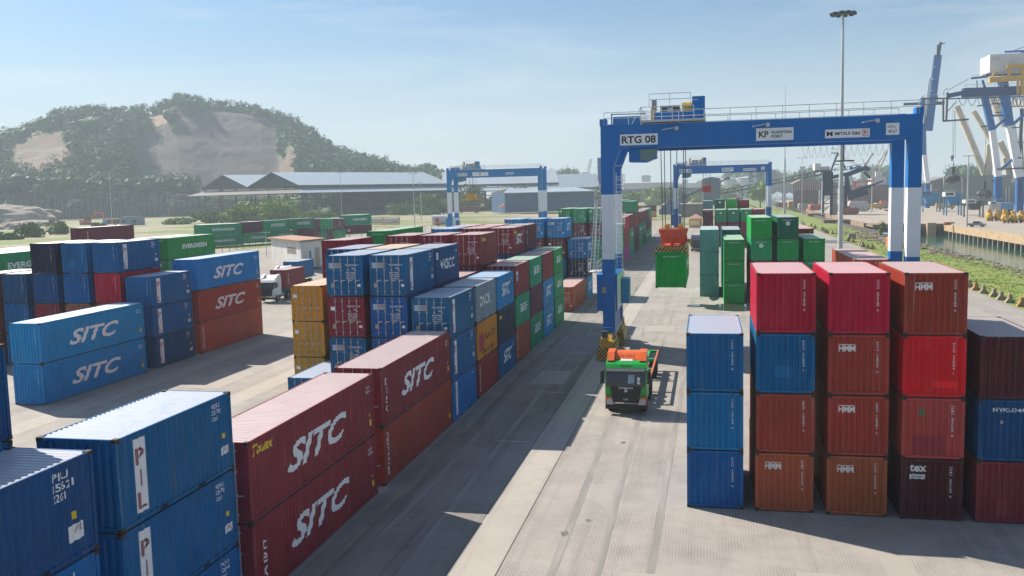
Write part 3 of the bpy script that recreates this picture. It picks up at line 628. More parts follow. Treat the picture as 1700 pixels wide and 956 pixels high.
def rtg(loc, label, blue, num, tx, sp, hz, far=False, span=25.1, htop=19.5, boards=1, wb=(8.35, 13.8)):
    t = thing('gantry_crane', label, 'gantry crane', loc, 0, 'rubber-tyred gantry cranes in the yard')
    hs = span/2; zb = htop-1.88; ms = [blue, STEEL_W, blue]
    for sy in (-1, 1):
        m = MB(); y0, y1 = (-3.85, -2.75) if sy < 0 else (2.75, 3.85)
        m.box(-hs, y0, zb, hs, y1, htop); m.box(-hs-.06, y0-.02, htop-.02, -hs+.5, y1+.02, htop+.55); m.box(hs-.5, y0-.02, htop-.02, hs+.06, y1+.02, htop+.5)
        m.box(-hs+.4, y0-.012, zb+1.42, hs-.4, y0-.004, zb+1.45); m.box(-hs, y0-.03, zb-.04, hs, y1+.03, zb)
        g = m.build('girder', [blue], t)
        m = MB(); rail(m, [(-hs+.3, y0 if sy < 0 else y1, htop), (hs-.3, y0 if sy < 0 else y1, htop)], every=2.1); m.build('handrail', [PALE], t)
        if not far:
            m = MB()
            for x in (-hs+6.0, -hs+13.2, hs-3.6): m.bar((x, y0-.15, zb+1.5), (x-.9, y0-.35, zb+1.35), .22, .1, 0); m.box(x+.1, y0-.3, zb+1.3, x+.4, y0-.05, zb+1.6, 1)
            if sy < 0: m.build('floodlight', [DM['p'], PALE], g)
        for sx in (-1, 1):
            m = MB(); x0, x1 = (-hs, -hs+1.02) if sx < 0 else (hs-1.0, hs)
            ya, yb = (y0, y1)
            m.box(x0, ya, 2.2, x1, yb, wb[0], 0); m.box(x0, ya, wb[0], x1, yb, wb[1], 1); m.box(x0, ya, wb[1], x1, yb, zb-.02, 0)
            if sx < 0: m.prism([(x0+1.02, zb), (x0+1.02, zb-1.6), (x0+1.65, zb)], 'y', ya+.01, yb-.01, 0)
            m.build('leg', ms, t)
    for sx in (-1, 1):
        xc = -hs+.5 if sx < 0 else hs-.5
        m = MB(); m.box(xc-.42, -4.3, 1.75, xc+.42, 4.3, 2.6); m.build('sill_beam', [blue], t)
        for sy in (-1, 1):
            m = MB(); yc = sy*4.0
            m.box(xc-.55, yc-1.75, 1.05, xc+.55, yc+1.75, 1.62); m.prism([(yc-1.1, 1.6), (yc+1.1, 1.6), (yc+.5, 2.15), (yc-.5, 2.15)], 'x', xc-.35, xc+.35)
            m.tube((xc-.5, yc-1.5, 1.7), (xc+.1, yc-1.5, 1.7), .36, 10); m.tube((xc-.2, yc-1.5, 1.8), (xc-.2, yc-1.5, 2.5), .3, 10, 1); m.box(xc-.55, yc+.9, 1.6, xc+.5, yc+1.5, 2.3)
            b = m.build('bogie', [YELM, DGREY], t)
            m = MB(); m.box(xc-.85, yc-2.0, .12, xc+.75, yc-1.9, 1.02); m.box(xc+.58, yc-1.9, .25, xc+.66, yc+1.9, 1.35); m.box(xc-.66, yc-1.9, .25, xc-.58, yc-1.4, 1.35); m.build('hazard_plate', [HAZ], b)
            for dy in (-.95, .95):
                m = MB(); wheel(m, (xc, yc+dy, .72), .72, .5, 'x'); m.build('wheel', [RUB, YELM], b)
    # electrics house and gear low on the left legs, lighter box on the right
    m = MB(); m.box(-hs-.5, -3.75, 3.95, -hs+1.22, 3.3, 7.05, 0); m.box(-hs+1.222, -3.6, 3.98, -hs+1.24, 3.2, 7.0, 1); m.box(-hs+.05, -3.65, 2.55, -hs+.9, 3.0, 3.95, 0)
    m.box(-hs+1.25, -.4, 4.2, -hs+1.95, 1.3, 6.4, 2); h = m.build('electrics_house', [blue, STEEL_W, STEEL_LB], t)
    if not far:
        m = MB(); m.path([(-hs+.05, -3.8, 5.9), (-hs+.7, -3.8, 5.95), (-hs+1.0, -3.8, 5.6), (-hs+1.05, -3.8, 4.0)], .035, 5); m.path([(-hs+.35, -3.79, 5.6), (-hs+.35, -3.79, 4.0)], .025, 5); m.box(-hs-.05, -3.9, 5.5, -hs+.3, -3.76, 6.0, 1); m.build('conduit', [PALE, DM['t']], h)
        m = MB(); rail(m, [(-hs-.5, -3.75, 7.05), (-hs-.5, 3.3, 7.05)]); ladder(m, (-hs+1.35, -2.2, 7.05), (-hs+1.35, -2.2, zb-2), .5)
        for z in (11.2, 14.4): m.box(-hs+1.05, -2.6, z, -hs+1.7, -1.0, z+.06); rail(m, [(-hs+1.7, -2.6, z), (-hs+1.7, -1.0, z)])
        for i in range(9): z = 7.4+i*1.1; m.tube((-hs+1.05, -2.62, z), (-hs+1.72, -2.6, z), .02, 4)
        m.build('access_ladder', [PALE], t)
        m = MB(); ladder(m, (-hs-1.05, -1.0, 7.2), (-hs-.55, -1.0, 14.0), .6); rail(m, [(-hs-1.5, -1.4, 7.1), (-hs-1.5, .2, 7.1)]); m.box(-hs-1.5, -1.4, 7.02, -hs-.45, .3, 7.1)
        m.tube((-hs-1.05, -1, 7.2), (-hs-.7, -1.0, 13.4), .1, 6); m.build('stair_tower', [PALE], t)
        m = MB(); m.box(-hs-.34, -3.4, 14.9, -hs-.03, -3.0, 16.9); m.build('cable_box', [PALE], t)
        m = MB()
        for i in range(16):
            x = hs-8.4+i*.5; pts = [(x+.5*k/6, 2.0, zb-.15-.95*math.sin(math.pi*k/6)) for k in range(7)]; m.path(pts, .011, 3)
        m.box(hs-5.6, 1.6, zb-1.5, hs-4.2, 2.4, zb-1.4); m.tube((hs-5, 2, zb-1.4), (hs-5, 2, zb), .05, 5); m.build('festoon_cable', [DGREY], t)
    # trolley
    tr = MB(); x0 = -hs+3.35; x1 = x0+5.2
    tr.box(x0, -4.3, htop+.12, x1, 4.3, htop+.3, 1); tr.box(x0+1.1, -3.2, htop+.3, x1-.9, 3.0, htop+.95, 0); tr.build('trolley', [blue, PALE], t)
    m = MB(); rail(m, [(x0, -4.3, htop+.3), (x1-.9, -4.3, htop+.3)], every=.9); rail(m, [(x0, -4.3, htop+.3), (x0, 4.3, htop+.3), (x1, 4.3, htop+.3)]); rail(m, [(x0+.6, -2.6, htop+1.5), (x1-1.2, -2.6, htop+1.5)]); m.path([(x0-.7, -4.3, htop), (x0-.02, -4.3, htop+1.3)], .03); m.build('trolley_handrail', [PALE], t)
    m = MB(); m.tube((x0+3.3, -2.2, htop+1.25), (x0+4.4, -2.2, htop+1.25), .55, 12, 0); m.tube((x0+3.7, 0, htop+1.3), (x0+4.5, 0, htop+1.3), .6, 12, 0); m.box(x0+.75, -2.9, htop+.3, x0+1.15, -1.8, htop+1.25, 0)
    m.tube((x0+1.5, -1.5, htop+1.2), (x0+3.1, -1.5, htop+1.2), .45, 12, 1); m.tube((x0+1.5, 1.2, htop+1.2), (x0+3.1, 1.2, htop+1.2), .45, 12, 1); m.box(x0+.8, -2.2, htop+1.25, x0+1.2, -1.6, htop+2.1, 2); m.box(x0+2.1, -2.6, htop+.9, x0+2.5, -2.2, htop+1.35, 3)
    m.build('winch', [YELM, DGREY, GREYM, PALE], t)
    m = MB(); m.box(x1-1.05, -3.3, htop+.3, x1-.02, -1.9, htop+2.15); m.box(x1-.98, -3.31, htop+1.85, x1-.6, -3.302, htop+1.92, 1); m.build('control_cabinet', [blue, PALE], t)
    if far or True:
        m = MB(); m.box(-hs+1.0, -3.2, htop, -hs+3.2, -1.6, htop+.75, 1); m.bar((-hs+.9, -3.3, htop+.95), (-hs+3.7, -3.3, htop+.9), .08, .08, 0); m.box(-hs+.85, -3.35, htop, -hs+.95, -3.25, htop+1.0, 0); m.build('cable_drum_guard', [blue, STEEL_LB], t)
    # cab
    cb = MB(); cx0 = -hs+2.3; cb.prism([(cx0, zb-.05), (cx0, zb-1.15), (cx0+1.4, zb-1.2), (cx0+2.3, zb-.85), (cx0+2.35, zb-.05)], 'y', -3.4, -1.2, 0); c_ = cb.build('cab', [blue], t)
    m = MB(); m.face([(cx0+.95, -3.404, zb-.15), (cx0+2.3, -3.404, zb-.15), (cx0+2.25, -3.404, zb-.8), (cx0+1.4, -3.404, zb-1.1), (cx0+.95, -3.404, zb-1.0)]); m.face([(cx0+1.42, -3.3, zb-1.195), (cx0+2.31, -3.3, zb-.845), (cx0+2.31, -1.3, zb-.845), (cx0+1.42, -1.3, zb-1.195)]); m.face([(cx0+2.352, -3.3, zb-.15), (cx0+2.352, -1.3, zb-.15), (cx0+2.312, -1.3, zb-.8), (cx0+2.312, -3.3, zb-.8)]); m.build('window', [TEALG], c_)
    # sign boards
    def board(x, z, w_, h_, lines, mi=None):
        m = MB(); m.box(x, -3.905, z, x+w_, -3.87, z+h_); b = m.build('sign_board', [STEEL_W], t)
        m = MB()
        for body, dx, dz, ww, hh, k, st in lines: sign_text(m, body, (x+dx, -3.909, z+dz), (1, 0, 0), (0, 0, 1), ww, hh, k, st)
        m.build('sign_lettering', [BLK, RED, DM['p'], DM['g']], b)
        return b
    if boards == 1:
        board(-hs+1.62, zb+.2, 3.1, .9, [(num, .14, .14, 2.8, .62, 0, 'b')])
        b = board(-hs+12.55, zb+.2, 2.9, 1.0, [('KUANTAN', 1.2, .53, 1.55, .24, 0, 'b'), ('PORT', 1.2, .2, .85, .24, 0, 'b'), ('KP', .22, .26, .75, .5, 0, 'b')])
        b = board(-hs+17.85, zb+.22, 3.35, .68, [('MITSUI E&S', .75, .22, 1.9, .24, 0, 'b'), ('M', .12, .16, .45, .36, 0, 'b'), ('P', 2.9, .2, .22, .28, 1, 'b')])
        m = MB()
        for z0, z1, x0_, x1_ in ((.1, .14, 2.8, 3.22), (.54, .58, 2.8, 3.22)): m.box(-hs+17.85+x0_, -3.914, zb+.22+z0, -hs+17.85+x1_, -3.907, zb+.22+z1)
        for x_ in (2.8, 3.18): m.box(-hs+17.85+x_, -3.914, zb+.22+.14, -hs+17.85+x_+.04, -3.907, zb+.22+.54)
        m.build('sign_emblem', [RED], b)
        board(-hs+22.4, zb+.32, .98, .92, [('S.W.L.', .12, .55, .62, .2, 0, 'n'), ('40.6T', .16, .16, .66, .24, 0, 'n')])
    else:
        board(-hs+3.0, zb+.3, 2.6, .8, [(num, .12, .12, 2.3, .55, 0, 'b')]); board(-hs+7.0, zb+.2, 4.2, 1.0, [('KP', 1.8, .35, .5, .4, 0, 'b')]); board(-hs+15.8, zb+.4, 2.0, .55, [('KUANTAN', .15, .12, 1.7, .28, 0, 'b')])
    # ropes
    m = MB(); xs = -hs+tx
    for dx, dy in ((-.9, -1.6), (-.75, 1.6), (.8, -1.6), (.9, 1.6), (-.2, -.4), (.25, .5)):
        m.tube((xs+dx*1.15, dy, htop+.1), (xs+dx, dy*.55, hz+1.4), .036, 5, cap=False)
    m.build('hoist_rope', [DGREY], t)
    # spreader hangs from the ropes
    s = thing('spreader', sp[0], 'spreader', (loc[0]+xs, loc[1], loc[2]+hz), 0)
    m = MB(); m.prism([(-.95, .55), (.95, .55), (1.25, 1.6), (-1.25, 1.6)], 'y', -1.6, 1.6, 0); m.box(-.8, -2.2, .42, .8, 2.2, .6, 0)
    for x in (-.75, .4):
        for y in (-1.2, .8): m.box(x, y, 1.6, x+.4, y+.45, 1.95, 1)
    m.build('headblock', [sp[1], YELM], s)
    m = MB(); m.box(-.6, -6.0, .12, -.15, 6.0, .45); m.box(.15, -6.0, .12, .6, 6.0, .45); m.box(-1.0, -2.4, .1, 1.0, -1.4, .5); m.box(-1.0, 1.4, .1, 1.0, 2.4, .5); m.box(-.5, -.6, .15, .5, .6, .42); m.build('telescopic_frame', [sp[1]], s)
    for sy in (-1, 1):
        m = MB(); m.box(-1.215, min(sy*5.7, sy*6.1), .012, 1.215, max(sy*5.7, sy*6.1), .36, 0)
        for sx in (-1, 1): m.bar((sx*1.2, sy*6.0, .3), (sx*1.34, sy*6.05, -.35), .16, .1, 1)
        m.build('end_beam', [HAZ if not far else sp[1], YELM], s)
    m = MB(); m.box(-.4, -1.0, .5, .45, -.3, .9); m.tube((-1.0, -2.3, .55), (1.1, -2.3, .55), .09, 6); m.box(.7, -1.2, .45, 1.15, .2, 1.0); m.build('power_pack', [sp[2]], s)
    return t
REDM = mat('spreader_red', (.55, .035, .012), .5, noise_amt=.4, scale=3, col2=(.3, .03, .02))
rtg((3.92, 81.25, 0), 'nearest blue and white gantry crane straddling the right stacks, numbered 08', STEEL_B, 'RTG 08', 5.85, ('red and orange spreader gripping the bright green container', ORNG, REDM), 9.12)
rtg((4.0, 252, .5), 'distant blue gantry crane seen under the nearest crane, over the right stacks', STEEL_B, 'RTG 10', 8.6, ('red spreader hanging empty under the distant right crane', REDM, REDM), 12.6, far=True)
rtg((-53.6, 236, .8), 'light blue gantry crane standing behind the centre stacks, before the sheds', STEEL_LB, 'RTG 01', 5.6, ('yellow spreader hanging empty under the light blue crane', YELM, YELM), 11.6, far=True, boards=2)
# ------------------------------------------------------------------ lorries
def tyre(t, name, c, r, wdt, ax='x'):
    m = MB(); wheel(m, c, r, wdt, ax); return m.build(name, [RUB, GREYM], t)
def rigid_cab(t, body, low, deck, num, white=False):
    "cab facing -y, front at y=0"
    m = MB()
    m.prism([(0.05, 1.05), (0, 1.3), (0, 1.85), (.16, 2.62), (.24, 2.78), (.42, 2.98), (.68, 3.11), (1.1, 3.17), (2.1, 3.2), (2.1, .85), (.05, .85)], 'x', -1.22, 1.22, 0)
    cab = m.build('cab', [body], t)
    m = MB(); m.prism([(.95, 3.17), (1.5, 3.5), (2.0, 3.56), (2.1, 3.56), (2.1, 3.17)], 'x', -.72, .72, 0); m.prism([(.62, 3.16), (1.25, 3.58), (2.05, 3.66), (2.1, 3.16)], 'x', -1.17, -.74, 0); m.prism([(.62, 3.16), (1.25, 3.58), (2.05, 3.66), (2.1, 3.16)], 'x', .74, 1.17, 0); fa = m.build('wind_deflector', [deck], cab)
    m = MB(); m.face([(-1.16, -.012, 1.72), (1.16, -.012, 1.72), (1.16, -.012, 1.85), (-1.16, -.012, 1.85)]); m.face([(-1.16, -.012, 1.85), (1.16, -.012, 1.85), (1.15, .148, 2.62), (-1.15, .148, 2.62)]); m.build('windscreen', [GLASS], cab)
    m = MB(); m.bar((-.9, -.03, 1.82), (-.15, .02, 2.05), .03); m.bar((.1, -.03, 1.82), (.85, .02, 2.05), .03); m.build('wiper', [BLK], cab); m = MB(); m.prism([(.05, 2.62), (-.16, 2.60), (-.14, 2.66), (.2, 2.76)], 'x', -1.15, 1.15); m.build('sun_visor', [DGREY], cab)
    for sx in (-1, 1):
        m = MB(); m.face([(sx*1.224, .35, 1.95), (sx*1.224, 1.25, 1.95), (sx*1.224, 1.25, 2.6), (sx*1.224, .5, 2.6)]); m.build('side_window', [GLASS], cab)
        m = MB(); m.box(min(sx*1.28, sx*1.5), -.05, 1.9, max(sx*1.28, sx*1.5), .12, 2.6, 0); m.bar((sx*1.2, .1, 2.65), (sx*1.4, .05, 2.62), .05); m.bar((sx*1.2, .1, 1.9), (sx*1.4, .05, 1.9), .05); m.build('mirror', [BLK], cab)
        m = MB(); m.prism([(sx*.72, .62), (sx*1.12, .62), (sx*1.18, .95), (sx*.86, 1.0)], 'y', -.06, .1); m.build('headlight', [PALE], cab)
    m = MB(); m.prism([(-.95, 1.72), (.95, 1.72), (.74, .75), (-.74, .75)], 'y', -.03, .06, 0); m.build('grille', [BLK], cab)
    m = MB(); m.box(-1.22, -.08, .36, 1.22, .35, .62, 1); m.prism([(-1.22, .62), (-.66, .62), (-.9, 1.1), (-1.22, 1.1)], 'y', -.045, .3, 0); m.prism([(1.22, .62), (.66, .62), (.9, 1.1), (1.22, 1.1)], 'y', -.045, .3, 0); m.box(-.66, -.09, .68, .66, -.05, .72, 2); m.build('bumper', [low, BLK, PALE], cab)
    if num:
        m = MB(); sign_text(m, num, (-.32, .27, 2.83), (1, 0, 0), (0, .67, .74), .65, .15, 0, 'b'); sign_text(m, num, (-.4, 1.14, 3.29), (1, 0, 0), (0, .86, .52), .85, .16, 0, 'n'); sign_text(m, 'SHACMAN', (-.42, -.04, 1.58), (1, 0, 0), (0, .0, 1), .84, .11, 1, 'n')
        sign_text(m, 'S', (-.1, -.04, 1.38), (1, 0, 0), (0, 0, 1), .2, .26, 1, 'b'); sign_text(m, num, (-.14, -.04, .86), (1, 0, 0), (0, 0, 1), .26, .14, 1, 'n'); m.build('lettering', [BLK, WHITE], cab)
        m = MB(); m.face([(-.38, .72, 3.14), (.38, .72, 3.14), (.34, .86, 3.22), (-.34, .86, 3.22)]); m.build('roof_lamp', [WHITE], cab)
        m = MB(); m.face([(.12, -.018, 1.87), (.5, -.018, 1.87), (.5, .096, 2.42), (.14, .096, 2.42)], 0); m.face([(.66, -.018, 1.87), (.84, -.018, 1.87), (.84, .064, 2.27), (.68, .064, 2.27)], 1); m.build('windscreen_paper', [DM['p'], WHITE], cab)
    for sx in (-1, 1): tyre(cab, 'wheel', (sx*1.02, 1.15, .52), .52, .32)
    m = MB(); m.box(-.45, 1.6, .75, -.3, 6.2, 1.0); m.box(.3, 1.6, .75, .45, 6.2, 1.0); m.tube((.75, 2.4, .75), (.75, 3.5, .75), .3, 10, 1); m.tube((-.75, 2.4, .75), (-.75, 3.5, .75), .3, 10, 1); m.box(-.5, 2.15, 1.0, .5, 2.45, 2.4, 2); m.build('tractor_chassis', [DGREY, GREYM, DGREY], t)
    for y in (4.3, 5.6):
        for sx in (-1, 1): tyre(t, 'wheel', (sx*.92, y, .52), .52, .6)
def skel(t, y0, ln, colm, loaded=False):
    m = MB()
    for x in (-.62, .42): m.box(x, y0, 1.12, x+.2, y0+ln, 1.42, 0)
    for y in (y0+.02, y0+ln*.33, y0+ln*.66, y0+ln-.3): m.box(-1.2, y, 1.25, 1.2, y+.28, 1.44, 0)
    m.box(-1.22, y0, 1.3, -1.12, y0+ln, 1.45, 1); m.box(1.12, y0, 1.3, 1.22, y0+ln, 1.45, 1)
    m.build('trailer_frame', [colm[0], colm[1]], t)
    for y in (y0+ln-3.2, y0+ln-1.9):
        for sx in (-1, 1): tyre(t, 'wheel', (sx*.95, y, .52), .52, .55)
TG = mat('lorry_green', (.012, .36, .05), .32, noise_amt=.2, scale=2); TO = mat('lorry_orange', (.72, .13, .02), .35, noise_amt=.3, scale=3); TWH = mat('lorry_white', (.72, .73, .74), .4, noise_amt=.3, scale=3); TBL = mat('lorry_blue', (.02, .05, .3), .4)
t = thing('lorry', 'green and orange container lorry with empty trailer driving towards the camera', 'lorry', (-5.0, 57.2, 0))
t.scale = (1.06, 1.06, 1.06)
rigid_cab(t, TG, TO, TO, 'PJ 634'); skel(t, 3.4, 11.0, (TG, TO))
t = thing('lorry', 'white lorry tractor hauling a maroon container past the left stacks', 'lorry', (-58.5, 114.5, .15), 0)
rigid_cab(t, TWH, TWH, TWH, ''); skel(t, 3.0, 7.6, (DGREY, DGREY))
container(-59.7, 118.2, 1.62, 6.058, S8, 'maroon', 'markv', 'b', 'maroon container riding on the white lorry trailer', group=None)
t = thing('lorry', 'blue and white lorry behind the white one, carrying a blue container', 'lorry', (-63.4, 128.6, .25), 0)
rigid_cab(t, TWH, TBL, TWH, ''); skel(t, 3.0, 7.6, (DGREY, DGREY))
container(-64.6, 132.4, 1.72, 6.058, S8, 'blue', 'markv', 'b', 'blue container riding on the lorry behind the white one', group=None)
t = thing('lorry', 'small lorry with dark cab standing at the far end of the truck lane', 'lorry', (-.2+-1.9, 205, .35), 0)
rigid_cab(t, mat('lorry_navy', (.02, .04, .1), .4), TO, mat('lorry_navy2', (.03, .06, .13), .4), ''); skel(t, 3.4, 9, (DGREY, TO))
# ------------------------------------------------------------------ ground, road, water
def ground_mat(name, base, dark, light, brick=None, rough=.85, sc=(.12, .9), streak=.5, green=0, bump=.0, joints=None):
    m = bpy.data.materials.new(name); m.use_nodes = True; n = m.node_tree.nodes; l = m.node_tree.links; b = n['Principled BSDF']
    g = n.new('ShaderNodeNewGeometry'); pos = g.outputs['Position']
    def nz(scale, st=(1, 1, 1), det=5, ro=.6):
        q = n.new('ShaderNodeMapping'); q.inputs['Scale'].default_value = st; l.new(pos, q.inputs[0])
        z = n.new('ShaderNodeTexNoise'); z.inputs['Scale'].default_value = scale; z.inputs['Detail'].default_value = det; z.inputs['Roughness'].default_value = ro; l.new(q.outputs[0], z.inputs['Vector']); return z.outputs['Fac']
    def rng(x, a, c, hi):
        r = n.new('ShaderNodeMapRange'); r.inputs['From Min'].default_value = a; r.inputs['From Max'].default_value = c; r.inputs['To Max'].default_value = hi; l.new(x, r.inputs['Value']); return r.outputs[0]
    def mixc(f, a, c):
        x = n.new('ShaderNodeMix'); x.data_type = 'RGBA'; l.new(f, x.inputs[0])
        for s, q in ((6, a), (7, c)):
            if isinstance(q, tuple): x.inputs[s].default_value = (*q, 1)
            else: l.new(q, x.inputs[s])
        return x.outputs[2]
    c = mixc(rng(nz(sc[0]), .35, .65, 1), base, light)
    c = mixc(rng(nz(sc[1], det=9, ro=.7), .5, .8, .35), c, dark)
    if streak: c = mixc(rng(nz(.9, (1, .035, 1), 5, .7), .5, .75, streak), c, dark); c = mixc(rng(nz(.22, (1, .12, 1), 5, .7), .56, .74, streak), c, dark)
    c = mixc(rng(nz(14, det=3), .64, .75, .3), c, dark)
    if brick:
        q = n.new('ShaderNodeMapping'); q.inputs['Rotation'].default_value = (0, 0, R(90)); l.new(pos, q.inputs[0])
        t = n.new('ShaderNodeTexBrick'); t.inputs['Scale'].default_value = 1; t.inputs['Brick Width'].default_value = brick[0]; t.inputs['Row Height'].default_value = brick[1]; t.inputs['Mortar Size'].default_value = brick[2]; t.inputs['Color1'].default_value = (1, 1, 1, 1); t.inputs['Color2'].default_value = (.88, .88, .88, 1); t.inputs['Mortar'].default_value = (.42, .41, .40, 1); t.inputs['Bias'].default_value = -.1
        l.new(q.outputs[0], t.inputs['Vector'])
        x = n.new('ShaderNodeMix'); x.data_type = 'RGBA'; x.blend_type = 'MULTIPLY'; l.new(rng(nz(.35, det=6), .42, .62, .75), x.inputs[0]); l.new(c, x.inputs[6]); l.new(t.outputs['Color'], x.inputs[7]); c = x.outputs[2]
    if green: c = mixc(rng(nz(green[0], det=6), green[1], green[1]+.12, 1), c, green[2]); c = mixc(rng(nz(.5, det=6), .5, .7, .55), c, tuple(v*.45 for v in green[2]))
    l.new(c, b.inputs['Base Color']); b.inputs['Roughness'].default_value = rough; b.inputs['Specular IOR Level'].default_value = .3
    if bump: k = n.new('ShaderNodeBump'); k.inputs['Strength'].default_value = bump; l.new(nz(2.5), k.inputs['Height']); l.new(k.outputs[0], b.inputs['Normal'])
    return m
def sheet(name, xs, ys, zf, m, k='structure'):
    b = MB(); n = len(ys)
    b.v = [(x, y, zf(x, y)) for x in xs for y in ys]
    for i in range(len(xs)-1):
        for j in range(n-1): b.f.append((i*n+j, (i+1)*n+j, (i+1)*n+j+1, i*n+j+1)); b.m.append(0)
    return kind(b.build(name, m, smooth=True), k)
def lin(a, b, n): return [a+(b-a)*i/n for i in range(n+1)]
GM_YARD = ground_mat('yard_pavers', (.31, .285, .258), (.14, .13, .12), (.365, .335, .303), (.24, .12, .010), streak=.45)
GM_STRIP = ground_mat('runway_concrete', (.36, .33, .295), (.19, .175, .16), (.41, .375, .335), None, streak=.45)
GM_ROAD = ground_mat('road_asphalt', (.28, .26, .24), (.14, .13, .12), (.33, .305, .28), None, streak=.4)
GM_FIELD = ground_mat('field_earth', (.30, .25, .19), (.16, .14, .11), (.38, .32, .25), None, streak=0, sc=(.02, .3), green=(.03, .45, (.15, .20, .04)))
GM_VERGE = ground_mat('verge_grass', (.14, .22, .035), (.10, .13, .03), (.24, .28, .06), None, streak=0, sc=(.10, .7), green=(.35, .60, (.30, .24, .12)), bump=.4)
GM_WHARF = ground_mat('wharf_concrete', (.34, .29, .24), (.19, .165, .14), (.40, .345, .29), None, streak=.2)
sheet('field', [-2600, -1500, -900, -600, -420]+lin(-320, 20, 40)+[32.5], [-80, 0, 40]+lin(60, 700, 48)+[800, 1000, 1400, 2200], lambda x, y: G(x, y)-.14, GM_FIELD)
sheet('yard', lin(-104, 34, 60), lin(-60, 330, 78), lambda x, y: G(x, y) if y > 1 else 0, GM_YARD)
for x0, x1 in ((-9.55, -7.72), (15.1, 17.0), (-35.2+1.4, -35.2+3.3), (-43.6, -41.8)):
    sheet('runway_strip', [x0, x1], lin(-40, 300, 60), lambda x, y: G(x, y)+.005, GM_STRIP)
sheet('road', [19.5, 27, 34], lin(-40, 640, 60), lambda x, y: .006+.0, GM_ROAD)
m = MB()
for x in (-7.735, -9.56, 15.08): m.box(x, -30, .0055, x+.035, 300, .0065)
GM_LANE_SHADE = ground_mat('lane_pavers_shaded', (.24, .222, .203), (.09, .083, .077), (.30, .275, .25), (.24, .12, .010), streak=.9)  # base colour darkened to deepen the stacks' shadow on the lane; streaks are wear
sheet('lane_pavers_shaded', [-15.2, -12.5, -9.56], lin(4, 300, 60), lambda x, y: G(x, y)+.004, GM_LANE_SHADE)
j = m.build('expansion_joint', [mat('joint_tar', (.03, .028, .026), .8)]); kind(j, 'structure')
YP = mat('worn_yellow_line', (.42, .31, .10), .8, noise_amt=.9, scale=3, col2=(.33, .28, .2)); WP = mat('worn_white_line', (.6, .58, .55), .8, noise_amt=.8, scale=4, col2=(.38, .35, .32))
m = MB()
for i in range(26): y = 20+i*4.6; m.box(-14.35, y, .005, -14.27, y+rnd.uniform(1.2, 3.4), .0065)
for i in range(14): y = 24+i*6.6; m.box(-42.6, y+20, .0085, -41.9, y+20.12, .0095)
kind(m.build('yellow_marking', [YP]), 'structure')
m = MB()
for y in (50.2, 63.2, 79.4): m.box(-11.9, y, .005, -9.9, y+.09, .0065); m.box(-6.6, y+12.5, .005, -5.4, y+12.6, .0065)
kind(m.build('white_marking', [WP]), 'structure')
PUD = mat('puddle_water', (.05, .05, .045), .03, spec=.9)
for cx, cy, rx, ry, sd_ in ((3.2, 111.0, 3.2, 3.4, 1), (-.6, 112.5, 2.0, 1.3, 5), (.9, 121.0, .6, 3.5, 9)):
    b = MB(); b.face([(cx+rx*(1+.3*noise.noise(Vector((math.cos(a)*1.3, math.sin(a)*1.3, sd_))))*math.cos(a), cy+ry*(1+.3*noise.noise(Vector((math.cos(a)*1.3, math.sin(a)*1.3, sd_+4))))*math.sin(a), G(cx, cy)+.035) for a in lin(0, 2*math.pi, 40)[:-1]])
    kind(b.build('puddle', [PUD]), 'structure')
OIL = mat('oil_stain', (.12, .11, .10), .6, noise_amt=.8, scale=1.2, col2=(.20, .18, .16)); PATCH = mat('paving_patch', (.33, .30, .265), .9, noise_amt=.7, scale=.8, col2=(.36, .33, .29)); q = random.Random(5)
for i in range(16):
    cx, cy = q.choice((q.uniform(-14, -10), q.uniform(-7, -1.8), q.uniform(-5.6, -3.6), q.uniform(0, 12))), q.uniform(22, 40) if i % 2 else q.uniform(22, 120)
    if cx > -1.5 and cy > 36: cy = q.uniform(22, 35)
    r = q.uniform(.06, .2); n = 14; b = MB(); b.face([(cx+r*q.uniform(.6, 1.3)*math.cos(6.283*k/n), cy+r*q.uniform(.8, 2.2)*math.sin(6.283*k/n), G(cx, cy)+.0072) for k in range(n)]); kind(b.build('oil_stain', [OIL]), 'structure')
for x0, y0, w_, l_ in ((-3.2, 31, 3.0, 2.0), (-12.8, 66, 2.4, 5), (3.2, 27, 1.6, 7), (6.4, 30, 1.1, 6), (-6.2, 92, 3, 4), (-39, 62, 3, 6)):
    b = MB(); b.face([(x0, y0, .0068), (x0+w_, y0, .0068), (x0+w_, y0+l_, .0068), (x0, y0+l_, .0068)]); kind(b.build('paving_patch', [PATCH]), 'structure')
TYR = mat('tyre_track', (.215, .2, .184), .8, noise_amt=1, scale=.9, col2=(.31, .285, .258), stretch=(3, .25, 1), detail=8)
for x in (-6.1, -4.05, -13.6, -11.6, -2.1): b = MB(); b.v = [(x+.25*math.sin(y*.045+x)+dx, y, .0060) for y in lin(16, 108, 40) for dx in (0, .34)]; b.f = [(2*k, 2*k+1, 2*k+3, 2*k+2) for k in range(40)]; b.m = [0]*40; kind(b.build('tyre_track', [TYR]), 'structure')
